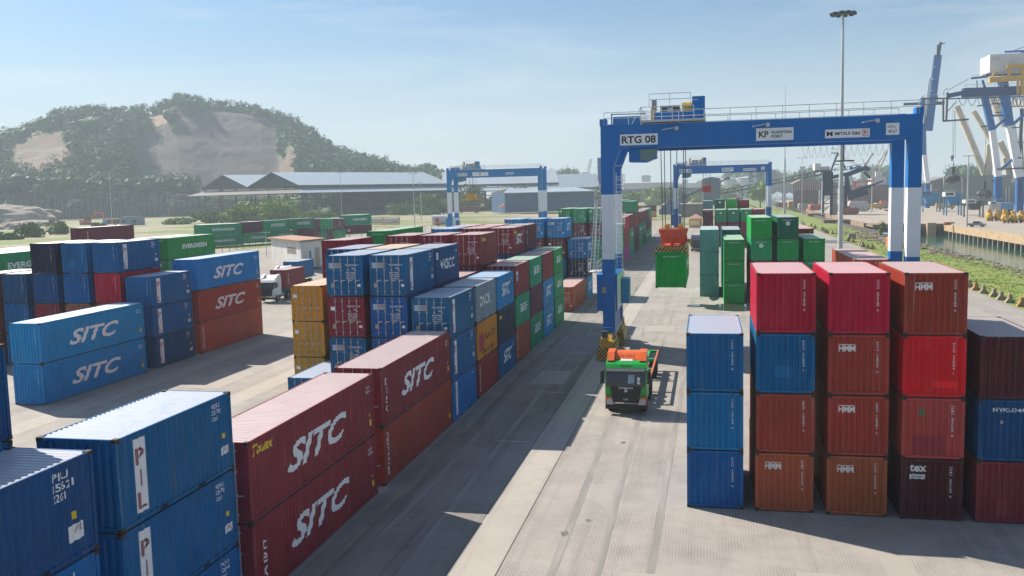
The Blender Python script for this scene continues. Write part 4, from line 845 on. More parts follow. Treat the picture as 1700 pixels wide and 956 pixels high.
# water with a bank of grass and stones
wm = bpy.data.materials.new('channel_water'); wm.use_nodes = True; n = wm.node_tree.nodes; l = wm.node_tree.links; b = n['Principled BSDF']
b.inputs['Base Color'].default_value = (.03, .115, .075, 1); b.inputs['Roughness'].default_value = .08
g = n.new('ShaderNodeNewGeometry'); z = n.new('ShaderNodeTexNoise'); z.inputs['Scale'].default_value = .7; z.inputs['Detail'].default_value = 5; k = n.new('ShaderNodeBump'); k.inputs['Strength'].default_value = .25; k.inputs['Distance'].default_value = .3
l.new(g.outputs['Position'], z.inputs['Vector']); l.new(z.outputs['Fac'], k.inputs['Height']); l.new(k.outputs[0], b.inputs['Normal'])
m = MB(); m.face([(34, -200, -3), (15000, -200, -3), (15000, 14000, -3), (34, 14000, -3)]); m.face([(34, 1500, -3), (34, 14000, -3), (-9000, 14000, -3), (-9000, 1500, -3)]); kind(m.build('water', [wm]), 'structure')
def vz(x, y):
    t = x-34; z = -.02*t if t < 12 else -.24-.13*(t-12)
    if t > 19: z = -1.15-.42*(t-19)
    z += .22*noise.noise(Vector((x*.22, y*.22, 0)))*min(1, t/4)
    return max(-6, z)-(.0 if y < 560 else 0)
sheet('verge', lin(34, 64, 30), lin(-60, 340, 160), vz, GM_VERGE)
sheet('verge_far', lin(34, 58, 12), lin(340, 1100, 60), lambda x, y: vz(x, y)*(.7 if x < 50 else 1.0)-.02, GM_VERGE)
ROCK = mat('bank_stone', (.30, .235, .165), .9, noise_amt=.9, scale=.35, col2=(.08, .07, .065)); b = MB(); q = random.Random(3)
for i in range(1500):
    y = q.uniform(90, 335); x = q.gauss(57.2, 1.5) if i % 3 else q.gauss(50.5, 2.6)
    s = q.uniform(.16, .42)*(1.2 if x > 54 else .9); b.blob((x, y, vz(x, y)+s*.15), (s*q.uniform(.8, 1.5), s*q.uniform(.8, 1.5), s*.7), 1, .35, 1.2, i)
for cx, cy in ((44, 262), (47, 250), (42.5, 280), (49, 208), (45, 240)):
    for i in range(70):
        x, y = q.gauss(cx, 2.2), q.gauss(cy, 6); s = q.uniform(.2, .55); b.blob((x, y, vz(x, y)+s*.2), (s*1.3, s, s*.7), 1, .35, 1.2, i)
kind(b.build('bank_stones', [ROCK]), 'stuff')
gb = MB()
for i in range(16000):
    x = q.uniform(34.6, 55); y = 88+(q.random()**1.6)*240; h = q.uniform(.03, .12); z = vz(x, y)-.02; a = q.uniform(0, 3.14); dx, dy = math.cos(a)*.10, math.sin(a)*.10
    gb.face([(x-dx, y-dy, z), (x+dx, y+dy, z), (x+dx*1.3+q.uniform(-.1, .1), y+dy*1.3, z+h), (x-dx*1.2, y-dy*1.2, z+h*.8)])
LEAFG = mat('grass_blade', (.13, .20, .035), .8, noise_amt=.95, scale=.25, col2=(.28, .24, .09)); kind(gb.build('grass', [LEAFG]), 'stuff')
# concrete barriers along the road edge
CONC = mat('barrier_concrete', (.33, .265, .19), .9, noise_amt=.8, scale=2.5, col2=(.14, .12, .09)); CONC2 = mat('barrier_rusty', (.36, .19, .08), .9, noise_amt=.7, scale=2.5, col2=(.2, .12, .06))
def barrier(mm):
    b = MB(); b.prism([(-.55, 0), (.55, 0), (.5, .18), (.19, .62), (.16, 1.08), (-.16, 1.08), (-.19, .62), (-.5, .18)], 'y', -.3, .3); me = b.mesh('barrier', [mm]); return me
bm1, bm2 = barrier(CONC), barrier(CONC2)
ys = [108.0, 112.4, 116.1, 119.0, 122.3, 126.0, 129.6, 133.2, 137, 141, 145]; q = random.Random(11)
ORDW = ['nearest', 'second nearest', 'third nearest', 'fourth nearest', 'fifth nearest', 'sixth nearest', 'seventh nearest', 'eighth nearest']
for i, y in enumerate(ys):
    o = put('concrete_barrier', bm2 if i in (0, 1, 6) else bm1, None, (34.6+q.uniform(-.15, .15), y, vz(34.6, y)-.02), q.uniform(-.1, .1))
    tag(o, (f"{'rust-stained' if i in (0, 1, 6) else 'grey-brown'} concrete barrier at the road edge, {ORDW[i]} to the camera" if i < 8 else 'concrete barrier at the road edge hidden behind the right stacks'), 'barrier', 'concrete barriers along the road edge')
for i, y in enumerate([212, 215, 221, 224.5, 228, 240, 246, 268, 282, 286, 290, 297, 303, 309, 316, 326, 338, 352, 368]):
    o = put('concrete_barrier', bm2 if i % 3 == 0 else bm1, None, (35.2+q.uniform(-.5, .9), y, vz(35.2, y)-.02), q.uniform(-.5, .5)); tag(o, 'small concrete barrier far along the grass edge of the road', 'barrier', 'concrete barriers along the road edge')
m = MB(); m.box(-.9, -.8, 0, .9, .8, 1.5); tag(m.build('concrete_block', [CONC], None, (37.4, 255, -.1)), 'dark square concrete block standing alone on the road verge', 'block')
# orange hut
t = thing('orange_hut', 'orange hut with a flat blue roof beside the crane leg on the verge', 'hut', (40.2, 219.5, -.2))
m = MB(); m.box(0, 0, 0, 3.2, 4, 3.0); m.build('wall', [mat('hut_orange', (.75, .19, .02), .6, noise_amt=.3, scale=1)], t); m = MB(); m.box(-.7, -.5, 3.0, 3.7, 4.4, 3.18); m.build('roof', [mat('hut_roof', (.14, .28, .45), .5)], t); m = MB(); m.box(-.012, 1.2, .02, -.004, 2.1, 2.1); m.build('door', [DGREY], t)
# ------------------------------------------------------------------ planting helpers
def leafmat(name, a, c, sc=.35):
    m = bpy.data.materials.new(name); m.use_nodes = True; n = m.node_tree.nodes; l = m.node_tree.links; b = n['Principled BSDF']
    g = n.new('ShaderNodeNewGeometry'); z = n.new('ShaderNodeTexNoise'); z.inputs['Scale'].default_value = sc; z.inputs['Detail'].default_value = 6; z.inputs['Roughness'].default_value = .75; l.new(g.outputs['Position'], z.inputs['Vector'])
    r = n.new('ShaderNodeMapRange'); r.inputs['From Min'].default_value = .35; r.inputs['From Max'].default_value = .65; l.new(z.outputs['Fac'], r.inputs['Value'])
    x = n.new('ShaderNodeMix'); x.data_type = 'RGBA'; x.inputs[6].default_value = (*a, 1); x.inputs[7].default_value = (*c, 1); l.new(r.outputs[0], x.inputs[0]); l.new(x.outputs[2], b.inputs['Base Color']); b.inputs['Roughness'].default_value = .7; b.inputs['Specular IOR Level'].default_value = .2
    return m
LF_BR = leafmat('leaf_bright', (.10, .18, .02), (.32, .40, .05)); LF_MID = leafmat('leaf_mid', (.06, .115, .03), (.21, .28, .06)); LF_DK = leafmat('leaf_dark', (.02, .045, .02), (.065, .115, .035)); BARK = mat('bark', (.10, .075, .05), .9)
LF_HILL = leafmat('leaf_hill', (.02, .06, .02), (.08, .16, .03), .045)
def leaves(m, c, r, n, s, q, mi=0):
    c = Vector(c); lob = [(Vector((q.uniform(-.6, .6), q.uniform(-.6, .6), q.uniform(-.2, .65))), q.uniform(.35, .6)) for _ in range(7)]
    for _ in range(n):
        o, k = q.choice(lob); d = Vector((q.gauss(0, 1), q.gauss(0, 1), q.gauss(0, 1))).normalized()*(k*q.uniform(.55, 1.05)); p = o+d
        p = c+Vector((p.x*r[0], p.y*r[1], p.z*r[2]))
        a = Vector((q.gauss(0, 1), q.gauss(0, 1), q.gauss(0, .6))).normalized(); b = a.cross(Vector((q.gauss(0, 1), q.gauss(0, 1), q.gauss(0, 1)))).normalized()
        ss = s*q.uniform(.6, 1.3); m.face([p-a*ss, p-b*ss*.6, p+a*ss, p+b*ss*.6], mi)
def shrub(name, label, cat, loc, r, n, s, lm, seed, group=None, trunk=True):
    q = random.Random(seed); t = thing(name, label, cat, loc, 0, group)
    m = MB(); m.blob((0, 0, r[2]*.3), (r[0]*.5, r[1]*.5, r[2]*.34), 3, .5, 1.3, seed); leaves(m, (0, 0, r[2]*.5), (r[0], r[1], r[2]*.75), n, s, q); m.build('foliage', [lm], t)
    if trunk:
        m = MB()
        for i in range(3): a = q.uniform(0, 6.28); m.tube((math.cos(a)*.3, math.sin(a)*.3, -.2), (math.cos(a)*r[0]*.3, math.sin(a)*r[1]*.3, r[2]*.5), .14, 6, 0, .05)
        m.build('stem', [BARK], t)
    return t
def tree(label, loc, h, w_, n, s, lm, seed, group=None):
    q = random.Random(seed); t = thing('tree', label, 'tree', loc, 0, group)
    m = MB(); m.tube((0, 0, -.3), (q.uniform(-.3, .3), 0, h*.45), h*.03, 8, 0, h*.018)
    for i in range(5): a = i*1.26+q.uniform(-.4, .4); m.tube((0, 0, h*.33), (math.cos(a)*w_*.3, math.sin(a)*w_*.3, h*.68), h*.014, 5, 0, h*.005)
    m.build('trunk', [BARK], t)
    m = MB()
    for i in range(9):
        a = q.uniform(0, 6.28); rr = q.uniform(0, .34)*w_; zc = h*q.uniform(.42, .86); k = q.uniform(.18, .30)*w_
        m.blob((math.cos(a)*rr, math.sin(a)*rr, zc), (k*.75, k*.75, k*.6), 2, .45, 1.2, seed+i); leaves(m, (math.cos(a)*rr, math.sin(a)*rr, zc), (k*1.15, k*1.15, k*.95), n//9, s, q)
    m.build('crown', [lm], t); return t
def at_r(u, v, r):
    d = ray(u, v); k = r/math.hypot(d.x, d.y); return Vector((d.x*k, d.y*k, CAMH+d.z*k))
# ------------------------------------------------------------------ the quarried hill
prof = [(-160, 262), (-60, 245), (0, 226), (30, 222), (60, 213), (85, 202), (110, 190), (150, 186), (200, 188), (240, 186), (265, 186), (285, 176), (300, 168), (325, 167), (345, 173), (370, 178), (410, 181), (440, 186), (470, 196), (500, 205), (520, 218), (540, 236), (556, 249), (580, 257), (610, 265), (640, 272), (670, 281), (700, 289), (760, 300)]
def ridge_v(u):
    for (a, b), (c, d) in zip(prof, prof[1:]):
        if a <= u <= c: return b+(d-b)*(u-a)/(c-a)
    return 300
def hillp(u, t):
    az = ray(u, 320); a = Vector((az.x, az.y)).normalized(); r1 = 1040-140*sstep(450, 700, u); r0 = r1-300; top = at_r(u, ridge_v(u)+4, r1).z
    r = r0+(r1-r0)*t if t <= 1 else r1+(t-1)*380
    quarry = sstep(205, 245, u)*sstep(492, 462, u)
    base = 3.0
    s1 = t**.85
    s2 = (.03+.04*t if t < .40 else (.046+.90*(t-.40)/.52+.004*math.sin((t-.40)/.52*2*math.pi*4)) if t < .92 else .946+.054*(t-.92)/.08) if t < 1 else 1
    f = (s1*(1-quarry)+s2*quarry) if t <= 1 else max(0, 1-(t-1)**1.4*1.2)
    x, y = a.x*r, a.y*r
    nn = noise.noise(Vector((x*.012, y*.012, 1)))*7+noise.noise(Vector((x*.04, y*.04, 2)))*2.6
    edge = min(1, t*2.2)*(1-.55*quarry*(t < 1))
    nn = nn*(1-.8*quarry*(t < .95))+quarry*(1.5*noise.noise(Vector((x*.09, y*.09, t*14)))+.8*noise.noise(Vector((x*.22, y*.22, t*30))))
    return Vector((x, y, base+(top-base)*f+nn*edge*(0 if t > .93 and t < 1.07 else 1)))
us = lin(-160, 740, 180); ts = lin(0, 1, 56)+[1.1, 1.25, 1.5, 1.9]; m = MB(); nT = len(ts)
grid = [[hillp(u, t) for t in ts] for u in us]
m.v = [tuple(p) for row in grid for p in row]
def surf(u, t):
    q = .5*noise.noise(Vector((u*.02, t*3, 4)))+.25*noise.noise(Vector((u*.09, t*9, 2)))
    if 232+q*30 < u < 462+q*18 and .36 < t < .93+q*.18-(.10 if u < 300 else 0): return 1
    if 456+q*20 < u < 492+q*8 and .1 < t < .62+q*.2: return 2
    if 24+q*30 < u < 128+q*30 and .40+q*.3 < t < .80+q*.3 and q > -.30: return 2
    if 245+q*20 < u < 330 and .80 < t < .92+q*.2 and q > -.02: return 3
    return 0
for i in range(len(us)-1):
    for j in range(nT-1): m.f.append((i*nT+j, (i+1)*nT+j, (i+1)*nT+j+1, i*nT+j+1)); m.m.append(surf(us[i], ts[j]))
H_GREEN = ground_mat('hill_green', (.05, .085, .025), (.03, .05, .02), (.09, .12, .035), None, streak=0, sc=(.03, .12))
H_ROCK = mat('quarry_rock', (.13, .10, .092), .95, noise_amt=1, scale=.045, col2=(.085, .072, .068), stretch=(1, 1, 2.4), bump=.6, detail=12)
H_SOIL = mat('red_soil', (.20, .105, .075), .9, noise_amt=1, scale=.06, col2=(.07, .08, .04), detail=8)
H_PALE = mat('pale_cut', (.42, .28, .18), .9, noise_amt=.6, scale=.08, col2=(.35, .2, .13), detail=8)
kind(m.build('hill', [H_GREEN, H_ROCK, H_SOIL, H_PALE], smooth=False), 'structure')
q = random.Random(21); fm = MB(); cnt = 0
while cnt < 1500:
    u = q.uniform(-150, 735); t = q.choice([q.uniform(.0, .35), q.uniform(.35, .8), q.uniform(.7, 1.02)])
    if surf(u, t) != 0 or (232 < u < 470 and .30 < t < .5): continue
    p = hillp(u, t); k = q.uniform(1.6, 4.2)*(1.0+(.8 if q.random() < .1 else 0)); fm.blob((p.x, p.y, p.z+k*.55), (k, k, k*q.uniform(.75, 1.15)), 2, .55, 1.5, cnt); cnt += 1
for u in [q.gauss(q.choice((165, 172, 248, 270, 283, 300, 310, 322, 335, 344, 372, 408, 430, 452, 470, 96, 52, 12)), 4) for _ in range(150)]+[q.uniform(0, 640) for _ in range(120)]:
    p = hillp(u, 1.0); h = q.uniform(4, 11); leaves(fm, (p.x, p.y, p.z+h*.72), (h*.42, h*.42, h*.42), 60, .75, q); fm.tube((p.x, p.y, p.z-2), (p.x, p.y, p.z+h*.6), .3, 4)
for i in range(5200):
    u = q.uniform(-140, 730); t = q.uniform(0, 1.02)
    if surf(u, t): continue
    p = hillp(u, t); k = q.uniform(2.0, 5.5); leaves(fm, (p.x, p.y, p.z+k*.9), (k*q.uniform(.8, 1.3), k, k*q.uniform(.8, 1.5)), 42, .95, q)
kind(fm.build('hillside_forest', [LF_HILL]), 'stuff')
# low wooded rise right of the hill, and woods behind the yard
fm = MB()
for i in range(260):
    u = q.uniform(668, 742); tt = max(0, 1-abs((u-706)/36)**2); r = q.uniform(900, 960); zt = at_r(u, 300-31*tt, r).z; p = at_r(u, 318, r); zz = q.uniform(p.z, max(p.z+1, zt-3)); k = q.uniform(2.5, 5)
    fm.blob((p.x, p.y, zz), (k, k, k), 1, .5, 1.3, i); leaves(fm, (p.x, p.y, zz), (k*1.2, k*1.2, k*1.2), 14, .9, q)
kind(fm.build('wooded_knoll', [LF_HILL]), 'stuff')
fm = MB()
def wood(u0, u1, vt, vb, r, n, k0, k1):
    for i in range(n):
        u = q.uniform(u0, u1); p = at_r(u, vb, r*q.uniform(.97, 1.06)); zt = at_r(u, vt+7*noise.noise(Vector((u*.045, r, 0))), r).z; zz = p.z+(zt-p.z)*q.random()**.7; k = q.uniform(k0, k1)
        fm.blob((p.x, p.y, zz), (k*.7, k*.7, k*.8), 1, .5, 1.3, i); leaves(fm, (p.x, p.y, zz), (k*1.2, k*1.2, k*1.3), 46, .7+r*.00035, q)
wood(-20, 330, 300, 318, 800, 260, 4, 7); wood(915, 960, 288, 306, 1150, 60, 4, 7); wood(740, 1000, 301, 309, 1500, 120, 5, 8)
kind(fm.build('far_woods', [LF_HILL]), 'stuff')
fm = MB()
wood(1205, 1360, 292, 316, 1350, 210, 6, 11); wood(1436, 1480, 283, 306, 1200, 60, 6, 10); wood(1572, 1640, 284, 312, 1000, 60, 4, 7); wood(1160, 1480, 303, 314, 1700, 150, 8, 12)
for u in (1250, 1262, 1330, 1338, 1346, 1592, 1600, 1612, 1622): p = at_r(u, 310, 1000); leaves(fm, (p.x, p.y, at_r(u, 293, 1000).z), (5, 5, 11), 160, 1.3, q)
kind(fm.build('far_shore_trees', [LF_HILL]), 'stuff')
# ------------------------------------------------------------------ left yard: heaps, machines, cabin
def heap(name, label, u0, u1, vt, vb, z, mm, seed, depth=14, col2=None):
    a = P(u0, vb, z); b = P(u1, vb, z); c = (a+b)/2; wd = (b-a).length/2; hh = at_r((u0+u1)/2, vt, math.hypot(c.x, c.y)).z-z
    m = MB(); m.blob((0, 0, 0), (wd, depth, max(.8, hh)), 5, .2, 1.3, seed, flat=-.2); o = m.build(name, [mm], None, (c.x, c.y, z)); return tag(o, label, 'heap')
SAND = mat('grey_sand', (.36, .30, .25), .95, noise_amt=.8, scale=.5, col2=(.2, .17, .15), bump=.5, detail=8); COAL = mat('coal', (.022, .024, .028), .9, noise_amt=.5, scale=.6, col2=(.05, .05, .055), bump=.5, detail=8)
heap('sand_heap', 'large grey sand heap at the far left edge of the yard', -70, 62, 340, 372, 2.5, SAND, 1, 16); heap('sand_heap', 'low pale sand mound in front of the large heap', 6, 44, 368, 380, 2.5, SAND, 2, 7); heap('rubble_heap', 'rough grey rubble heap beside the wheel loader', 36, 82, 365, 374, 2.5, SAND, 3, 7)
heap('coal_heap', 'long black coal heap in front of the quarry face', 200, 345, 329, 347, 2.5, COAL, 4, 18); heap('coal_heap', 'black coal heap with tarpaulins behind the lamp post', 128, 252, 336, 356, 2.5, COAL, 5, 14)
heap('coal_heap', 'small low coal heap on the grass', 254, 284, 348, 353, 2.5, COAL, 6, 6); heap('sand_heap', 'orange sand heap seen through the open shed', 560, 700, 322, 342, 3, mat('orange_sand', (.5, .28, .13), .9, noise_amt=.4, scale=.3), 7, 18)
def tarp(label, u0, u1, vt, vb, z, col, seed):
    a = P(u0, vb, z); b = P(u1, vb, z); c = (a+b)/2; wd = (b-a).length/2; hh = at_r((u0+u1)/2, vt, math.hypot(c.x, c.y)).z-z
    m = MB(); m.blob((0, 0, 0), (wd, 7, hh), 4, .22, 3.0, seed, flat=-.1); tag(m.build('tarpaulin', [mat('tarpaulin', col, .6, noise_amt=.8, scale=.35, col2=tuple(v*.35 for v in col), bump=.8)], None, (c.x, c.y-7, z)), label, 'tarpaulin')
tarp('brown and white tarpaulin drawn over the left end of the coal', 94, 142, 336, 353, 2.6, (.45, .38, .33), 1); tarp('pale blue tarpaulin sheet over the coal', 136, 160, 337, 352, 2.6, (.45, .5, .56), 2); tarp('red tarpaulin on the coal heap crest', 190, 216, 334, 343, 2.6, (.35, .05, .06), 3); tarp('white tarpaulin scrap on the coal heap', 166, 182, 334, 344, 2.6, (.55, .5, .48), 4)
p = P(85, 376, 2.5); t = thing('wheel_loader', 'dark yellow wheel loader parked by the sand heaps', 'wheel loader', p, .2)
m = MB(); m.box(-3.4, -1.1, 1.0, -.2, 1.1, 2.2); m.box(-.2, -.9, .9, 3.2, .9, 1.9); m.bar((2.2, 0, 1.8), (-5.0, 0, 1.0), .5); m.build('body', [mat('dusty_yellow', (.22, .16, .07), .7, noise_amt=.6, scale=1)], t); m = MB(); m.box(-.6, -.8, 2.1, 1.2, .8, 3.7); m.build('cab', [DGREY], t); m = MB(); m.prism([(-5.2, .2), (-6.3, .2), (-6.3, 1.0), (-5.4, 1.7)], 'y', -1.5, 1.5); m.build('bucket', [GREYM], t)
for x in (-2.2, 2.2):
    for y in (-1.2, 1.2): m = MB(); wheel(m, (x, y, 1.0), 1.0, .7, 'y'); m.build('wheel', [RUB, YELM], t)
p = P(146, 373, 2.5); t = thing('excavator', 'orange tracked excavator with folded arm on the bare ground', 'excavator', p, 0)
m = MB(); m.box(-4.0, -1.5, 1.2, 1.2, 1.5, 2.6); m.build('body', [ORNG], t); m = MB(); m.box(-1.0, -1.4, 2.5, 1.4, .2, 4.2); m.build('cab', [DGREY], t); m = MB()
for y in (-1.5, 1.1): m.prism([(-3.4, 0), (3.2, 0), (3.8, .6), (3.2, 1.1), (-3.4, 1.1), (-4, .6)], 'y', y, y+.5)
m.build('track', [DGREY], t); m = MB(); m.bar((.8, .4, 2.2), (4.4, .4, 6.3), .6, .9); m.bar((4.2, .4, 6.5), (9.2, .4, 5.9), .5, .8); m.bar((9.1, .4, 6.4), (9.6, .4, 1.9), .45, .7); m.build('arm', [ORNG], t); m = MB(); m.prism([(8.9, 1.9), (10, 1.9), (10.4, .4), (9.2, .2)], 'y', -.3, 1.0); m.build('bucket', [GREYM], t)
p = P(220, 373.5, 2.5); t = thing('site_cabin', 'blue corrugated site cabin with shaded porch on the grass', 'cabin', p, .15)
m = MB(); m.box(-5.4, -2, 0, 5.6, 2, 3.4); m.build('wall', [mat('cabin_blue', (.22, .30, .38), .6, noise_amt=.5, scale=1)], t); m = MB(); m.box(-5.8, -2.4, 3.4, 6, 2.4, 3.6); m.box(-5, -2.2, 4.3, 4, 2.2, 4.42); m.build('roof', [GREYM], t)
for x in (-4.2, 1.2): m = MB(); m.box(x, -2.02, 1.2, x+1.6, -2.01, 2.5); m.build('window', [DGREY], t)
p = P(188, 374, 2.5); t = thing('small_truck', 'small blue truck with a brown body beside the site cabin', 'truck', p, 0)
m = MB(); m.box(-4.8, -1.1, .5, -2.6, 1.1, 3.0); m.build('cab', [mat('truck_blue', (.12, .28, .42), .5)], t); m = MB(); m.box(-2.4, -1.2, .7, 3.6, 1.2, 3.2); m.build('cargo_box', [mat('truck_brown', (.18, .08, .07), .7)], t); m = MB(); m.box(-4.82, -.9, 1.9, -4.8, .9, 2.7); m.build('windscreen', [GLASS], t)
for x in (-3.7, 2): wheel_m = MB(); wheel(wheel_m, (x, -1.0, .5), .5, .3, 'y'); wheel_m.build('wheel', [RUB, GREYM], t)
for i, (u, v, la) in enumerate(((272, 347, 'yellow tipper truck parked before the long coal heap'), (310, 349, 'yellow machine parked left of the open sheds'))):
    p = P(u, v, 3); t = thing('tipper_truck', la, 'truck', p, 0); m = MB(); m.box(-6, -1.5, 1.2, 4, 1.5, 4.2); m.build('tipper_body', [YELM], t); m = MB(); m.box(4.6, -1.4, .8, 7.4, 1.4, 4.0); m.build('cab', [TWH], t)
    for x in (-4, -2, 5.6): wm_ = MB(); wheel(wm_, (x, -1.3, .65), .65, .4, 'y'); wm_.build('wheel', [RUB, GREYM], t)
# tall wind fence
a = at_r(12, 345, 700); b = at_r(335, 345, 740); t = thing('wind_fence', 'tall grey net wind fence on steel posts below the hill', 'fence', (a.x, a.y, 3.5))
d = Vector((b.x-a.x, b.y-a.y, 0)); nm = bpy.data.materials.new('fence_net'); nm.use_nodes = True; nb = nm.node_tree.nodes['Principled BSDF']; nb.inputs['Base Color'].default_value = (.07, .075, .075, 1); nb.inputs['Alpha'].default_value = .62; nb.inputs['Roughness'].default_value = 1
m = MB(); m.face([(0, 0, 0), tuple(d), (d.x, d.y, 16.5), (0, 0, 16.5)]); m.build('net', [nm], t)
pm = MB(); pm.tube((0, 0, 0), (0, 0, 17), .15, 5); pm.bar((0, 0, 14), (1.2, -6, 0), .12); pme = pm.mesh('post', [mat('fence_post_grey', (.18, .19, .19), .7)])
for i in range(32): put('post', pme, t, tuple(d*(i/31)))
# lamp posts
def lamp(u, vt, vb, z, label, r_=.14, arms=2, name='lamp_post', Y=None):
    if Y: p = Q(u, vb, Y); p.z = z
    else: p = P(u, vb, z)
    h = at_r(u, vt, math.hypot(p.x, p.y)).z-z; t = thing(name, label, 'lamp post', p, 0, 'lamp posts round the yard'); m = MB(); m.tube((0, 0, 0), (0, 0, h), r_*1.3, 8, 0, r_*.7); m.build('pole', [PALE], t)
    s = max(.8, h*.06); m = MB(); m.tube((-s, 0, h), (s, 0, h), .07, 5); m.build('crossarm', [GREYM], t)
    for k in range(arms):
        x = -s+2*s*k/(arms-1); m = MB(); m.box(x-.35, -.25, h-.02, x+.35, .25, h+.16); m.build('lamp_head', [GREYM], t)
    return t
lamp(186.5, 284, 375, 2.4, 'tall lamp post standing left among the coal and the cabin'); lamp(689, 288, 386, 1.6, 'tall twin-arm lamp post left of the light blue crane'); lamp(568, 287, 362, 3, 'tall thin lamp post in front of the long shed'); lamp(700, 303, 366, 3, 'short lamp post right of the twin-arm one'); lamp(989, 278, 345, 1.5, 'thin lamp post left of the nearest crane leg'); lamp(1052, 310, 333, 1.5, 'lamp post among the bushes right of the crane leg'); lamp(1076, 284, 335, 1.5, 'lamp post with flat head before the far ship'); lamp(1605, 259, 376, 1, 'lamp mast on the wharf edge beside the grey car', .22, 3); lamp(1447, 278, 352, 1, 'lamp mast on the far quay left of the crane leg', .2, 3); lamp(1366, 285, 348, 1, 'lamp mast on the quay before the blue unloader', .22, 3); lamp(443, 386, 430, 1.2, 'short white lamp post beside the guardhouse', .08); lamp(1290, 300, 372, 0, 'plain thin post on the road verge', .1); lamp(1331, 262, 372, 0, 'thin lamp post on the verge right of the plain pole', .12)
p = Vector((20.3, 150, .006)); h = 40.4; t = thing('high_mast', 'tallest light mast with a crown of floodlights right of the crane', 'light mast', p)
m = MB(); m.tube((0, 0, 0), (0, 0, h), .42, 12, 0, .16); m.box(-.7, -.7, 0, .7, .7, .3); m.build('pole', [PALE], t); m = MB(); m.tube((0, 0, h-.6), (0, 0, h-.3), 1.1, 12); m.build('head_ring', [DGREY], t)
for i in range(10): a = i*.628; c, s = math.cos(a), math.sin(a); m = MB(); m.bar((c*1.0, s*1.0, h-.45), (c*1.5, s*1.5, h-.35), .1); m.box(c*1.6-.32, s*1.6-.28, h-.75, c*1.6+.32, s*1.6+.28, h-.35); m.build('floodlight', [DGREY], t)
p = Q(1302.5, 352, 225); p.z = 0; h = Q(1303.5, 142, 225).z; t = thing('mast', 'plain slim mast with a needle tip rising behind the green stacks', 'mast', p); m = MB(); m.tube((0, 0, 0), (0, 0, h*.55), .3, 8, 0, .2); m.build('pole', [PALE], t); m = MB(); m.tube((0, 0, h*.55), (0, 0, h), .12, 6, 0, .04); m.build('needle', [PALE], t)
# ------------------------------------------------------------------ sheds
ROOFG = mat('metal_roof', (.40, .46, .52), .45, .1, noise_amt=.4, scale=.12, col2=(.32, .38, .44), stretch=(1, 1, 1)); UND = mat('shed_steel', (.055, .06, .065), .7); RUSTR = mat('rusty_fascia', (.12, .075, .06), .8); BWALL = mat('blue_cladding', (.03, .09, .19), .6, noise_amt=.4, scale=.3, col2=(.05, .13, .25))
def solve(c, d, u, z):
    lo, hi = -400., 900.
    f = lambda s: (lambda w_: 850+FPX*w_.dot(RT)/w_.dot(FW))(Vector((c.x+d.x*s, c.y+d.y*s, z))-Vector((0, 0, CAMH)))
    inc = f(1) > f(0)
    if not inc: lo, hi = -900., 400.
    for _ in range(50):
        mid = (lo+hi)/2
        if (f(mid) < u) == inc: lo = mid
        else: hi = mid
    return (lo+hi)/2
def hall(label, c, a, length, widths, eave, apex, base, colstep, wall=None, skirt=True, rear_b=None):
    "open-sided hall: c near corner, a along, b across to the left"
    b = rear_b or Vector((-a.y, a.x, 0)); t = thing('open_shed', label, 'shed', (c.x, c.y, base)); e = eave-base; ap = apex-base; m = MB(); und = MB(); w0 = 0
    V = lambda s, k, z: (a.x*s+b.x*k, a.y*s+b.y*k, z)
    for wd in widths:
        for k0, k1, z0, z1 in ((w0, w0+wd/2, e, ap), (w0+wd/2, w0+wd, ap, e)):
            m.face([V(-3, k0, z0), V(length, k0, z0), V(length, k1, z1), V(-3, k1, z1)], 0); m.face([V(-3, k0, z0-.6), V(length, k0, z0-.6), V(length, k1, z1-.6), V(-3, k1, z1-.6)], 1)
            m.face([V(-3, k0, z0), V(-3, k1, z1), V(-3, k1, z1-.6), V(-3, k0, z0-.6)], 1)
        m.face([V(.5, w0, e-.5), V(.5, w0+wd, e-.5), V(.5, w0+wd/2, ap-.5)], 1)
        w0 += wd
    m.face([V(-3, 0, e), V(length, 0, e), V(length, 0, e-1.6), V(-3, 0, e-1.6)], 1)
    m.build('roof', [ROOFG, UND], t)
    if skirt:
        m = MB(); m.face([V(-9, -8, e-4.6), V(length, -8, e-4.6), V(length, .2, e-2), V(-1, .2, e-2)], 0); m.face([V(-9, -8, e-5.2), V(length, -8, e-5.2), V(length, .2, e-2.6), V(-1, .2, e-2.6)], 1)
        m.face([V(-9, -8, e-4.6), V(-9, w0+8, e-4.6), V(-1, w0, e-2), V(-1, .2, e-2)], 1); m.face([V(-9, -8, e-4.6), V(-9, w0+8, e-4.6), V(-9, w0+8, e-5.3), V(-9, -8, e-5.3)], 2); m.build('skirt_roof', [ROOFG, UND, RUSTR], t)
    cm = MB(); cm.box(-.45, -.45, -2, .45, .45, e-.5); cme = cm.mesh('column', [UND]); n = int(length/colstep)
    for i in range(n+1):
        for k in ((0, w0) if i % 2 else (0,)): q_ = V(min(length-1, i*colstep), k, 0); put('column', cme, t, q_)
    k = 0
    for wd in widths:
        for f in (.33, .66, 1): q_ = V(0, k+wd*f, 0); put('column', cme, t, q_)
        k += wd
    m = MB(); m.bar(V(0, 0, e*.55), V(length, 0, e*.55), .5); m.bar(V(0, 0, e*.55), V(0, w0, e*.55), .5); m.bar(V(0, 0, 0.6), V(length, 0, .6), .6, 2.4); m.build('beam', [UND], t)
    if wall: m = MB(); m.face([V(wall[0], .3, wall[2]), V(wall[1], .3, wall[2]), V(wall[1], .3, e-2), V(wall[0], .3, e-2)]); m.build('wall', [BWALL], t)
    return t
A_ = Vector((.47, .883, 0)); c0 = at_r(505, 358, 560); eave = at_r(505, 307, 560).z; B_ = Vector((-.883, .47, 0))
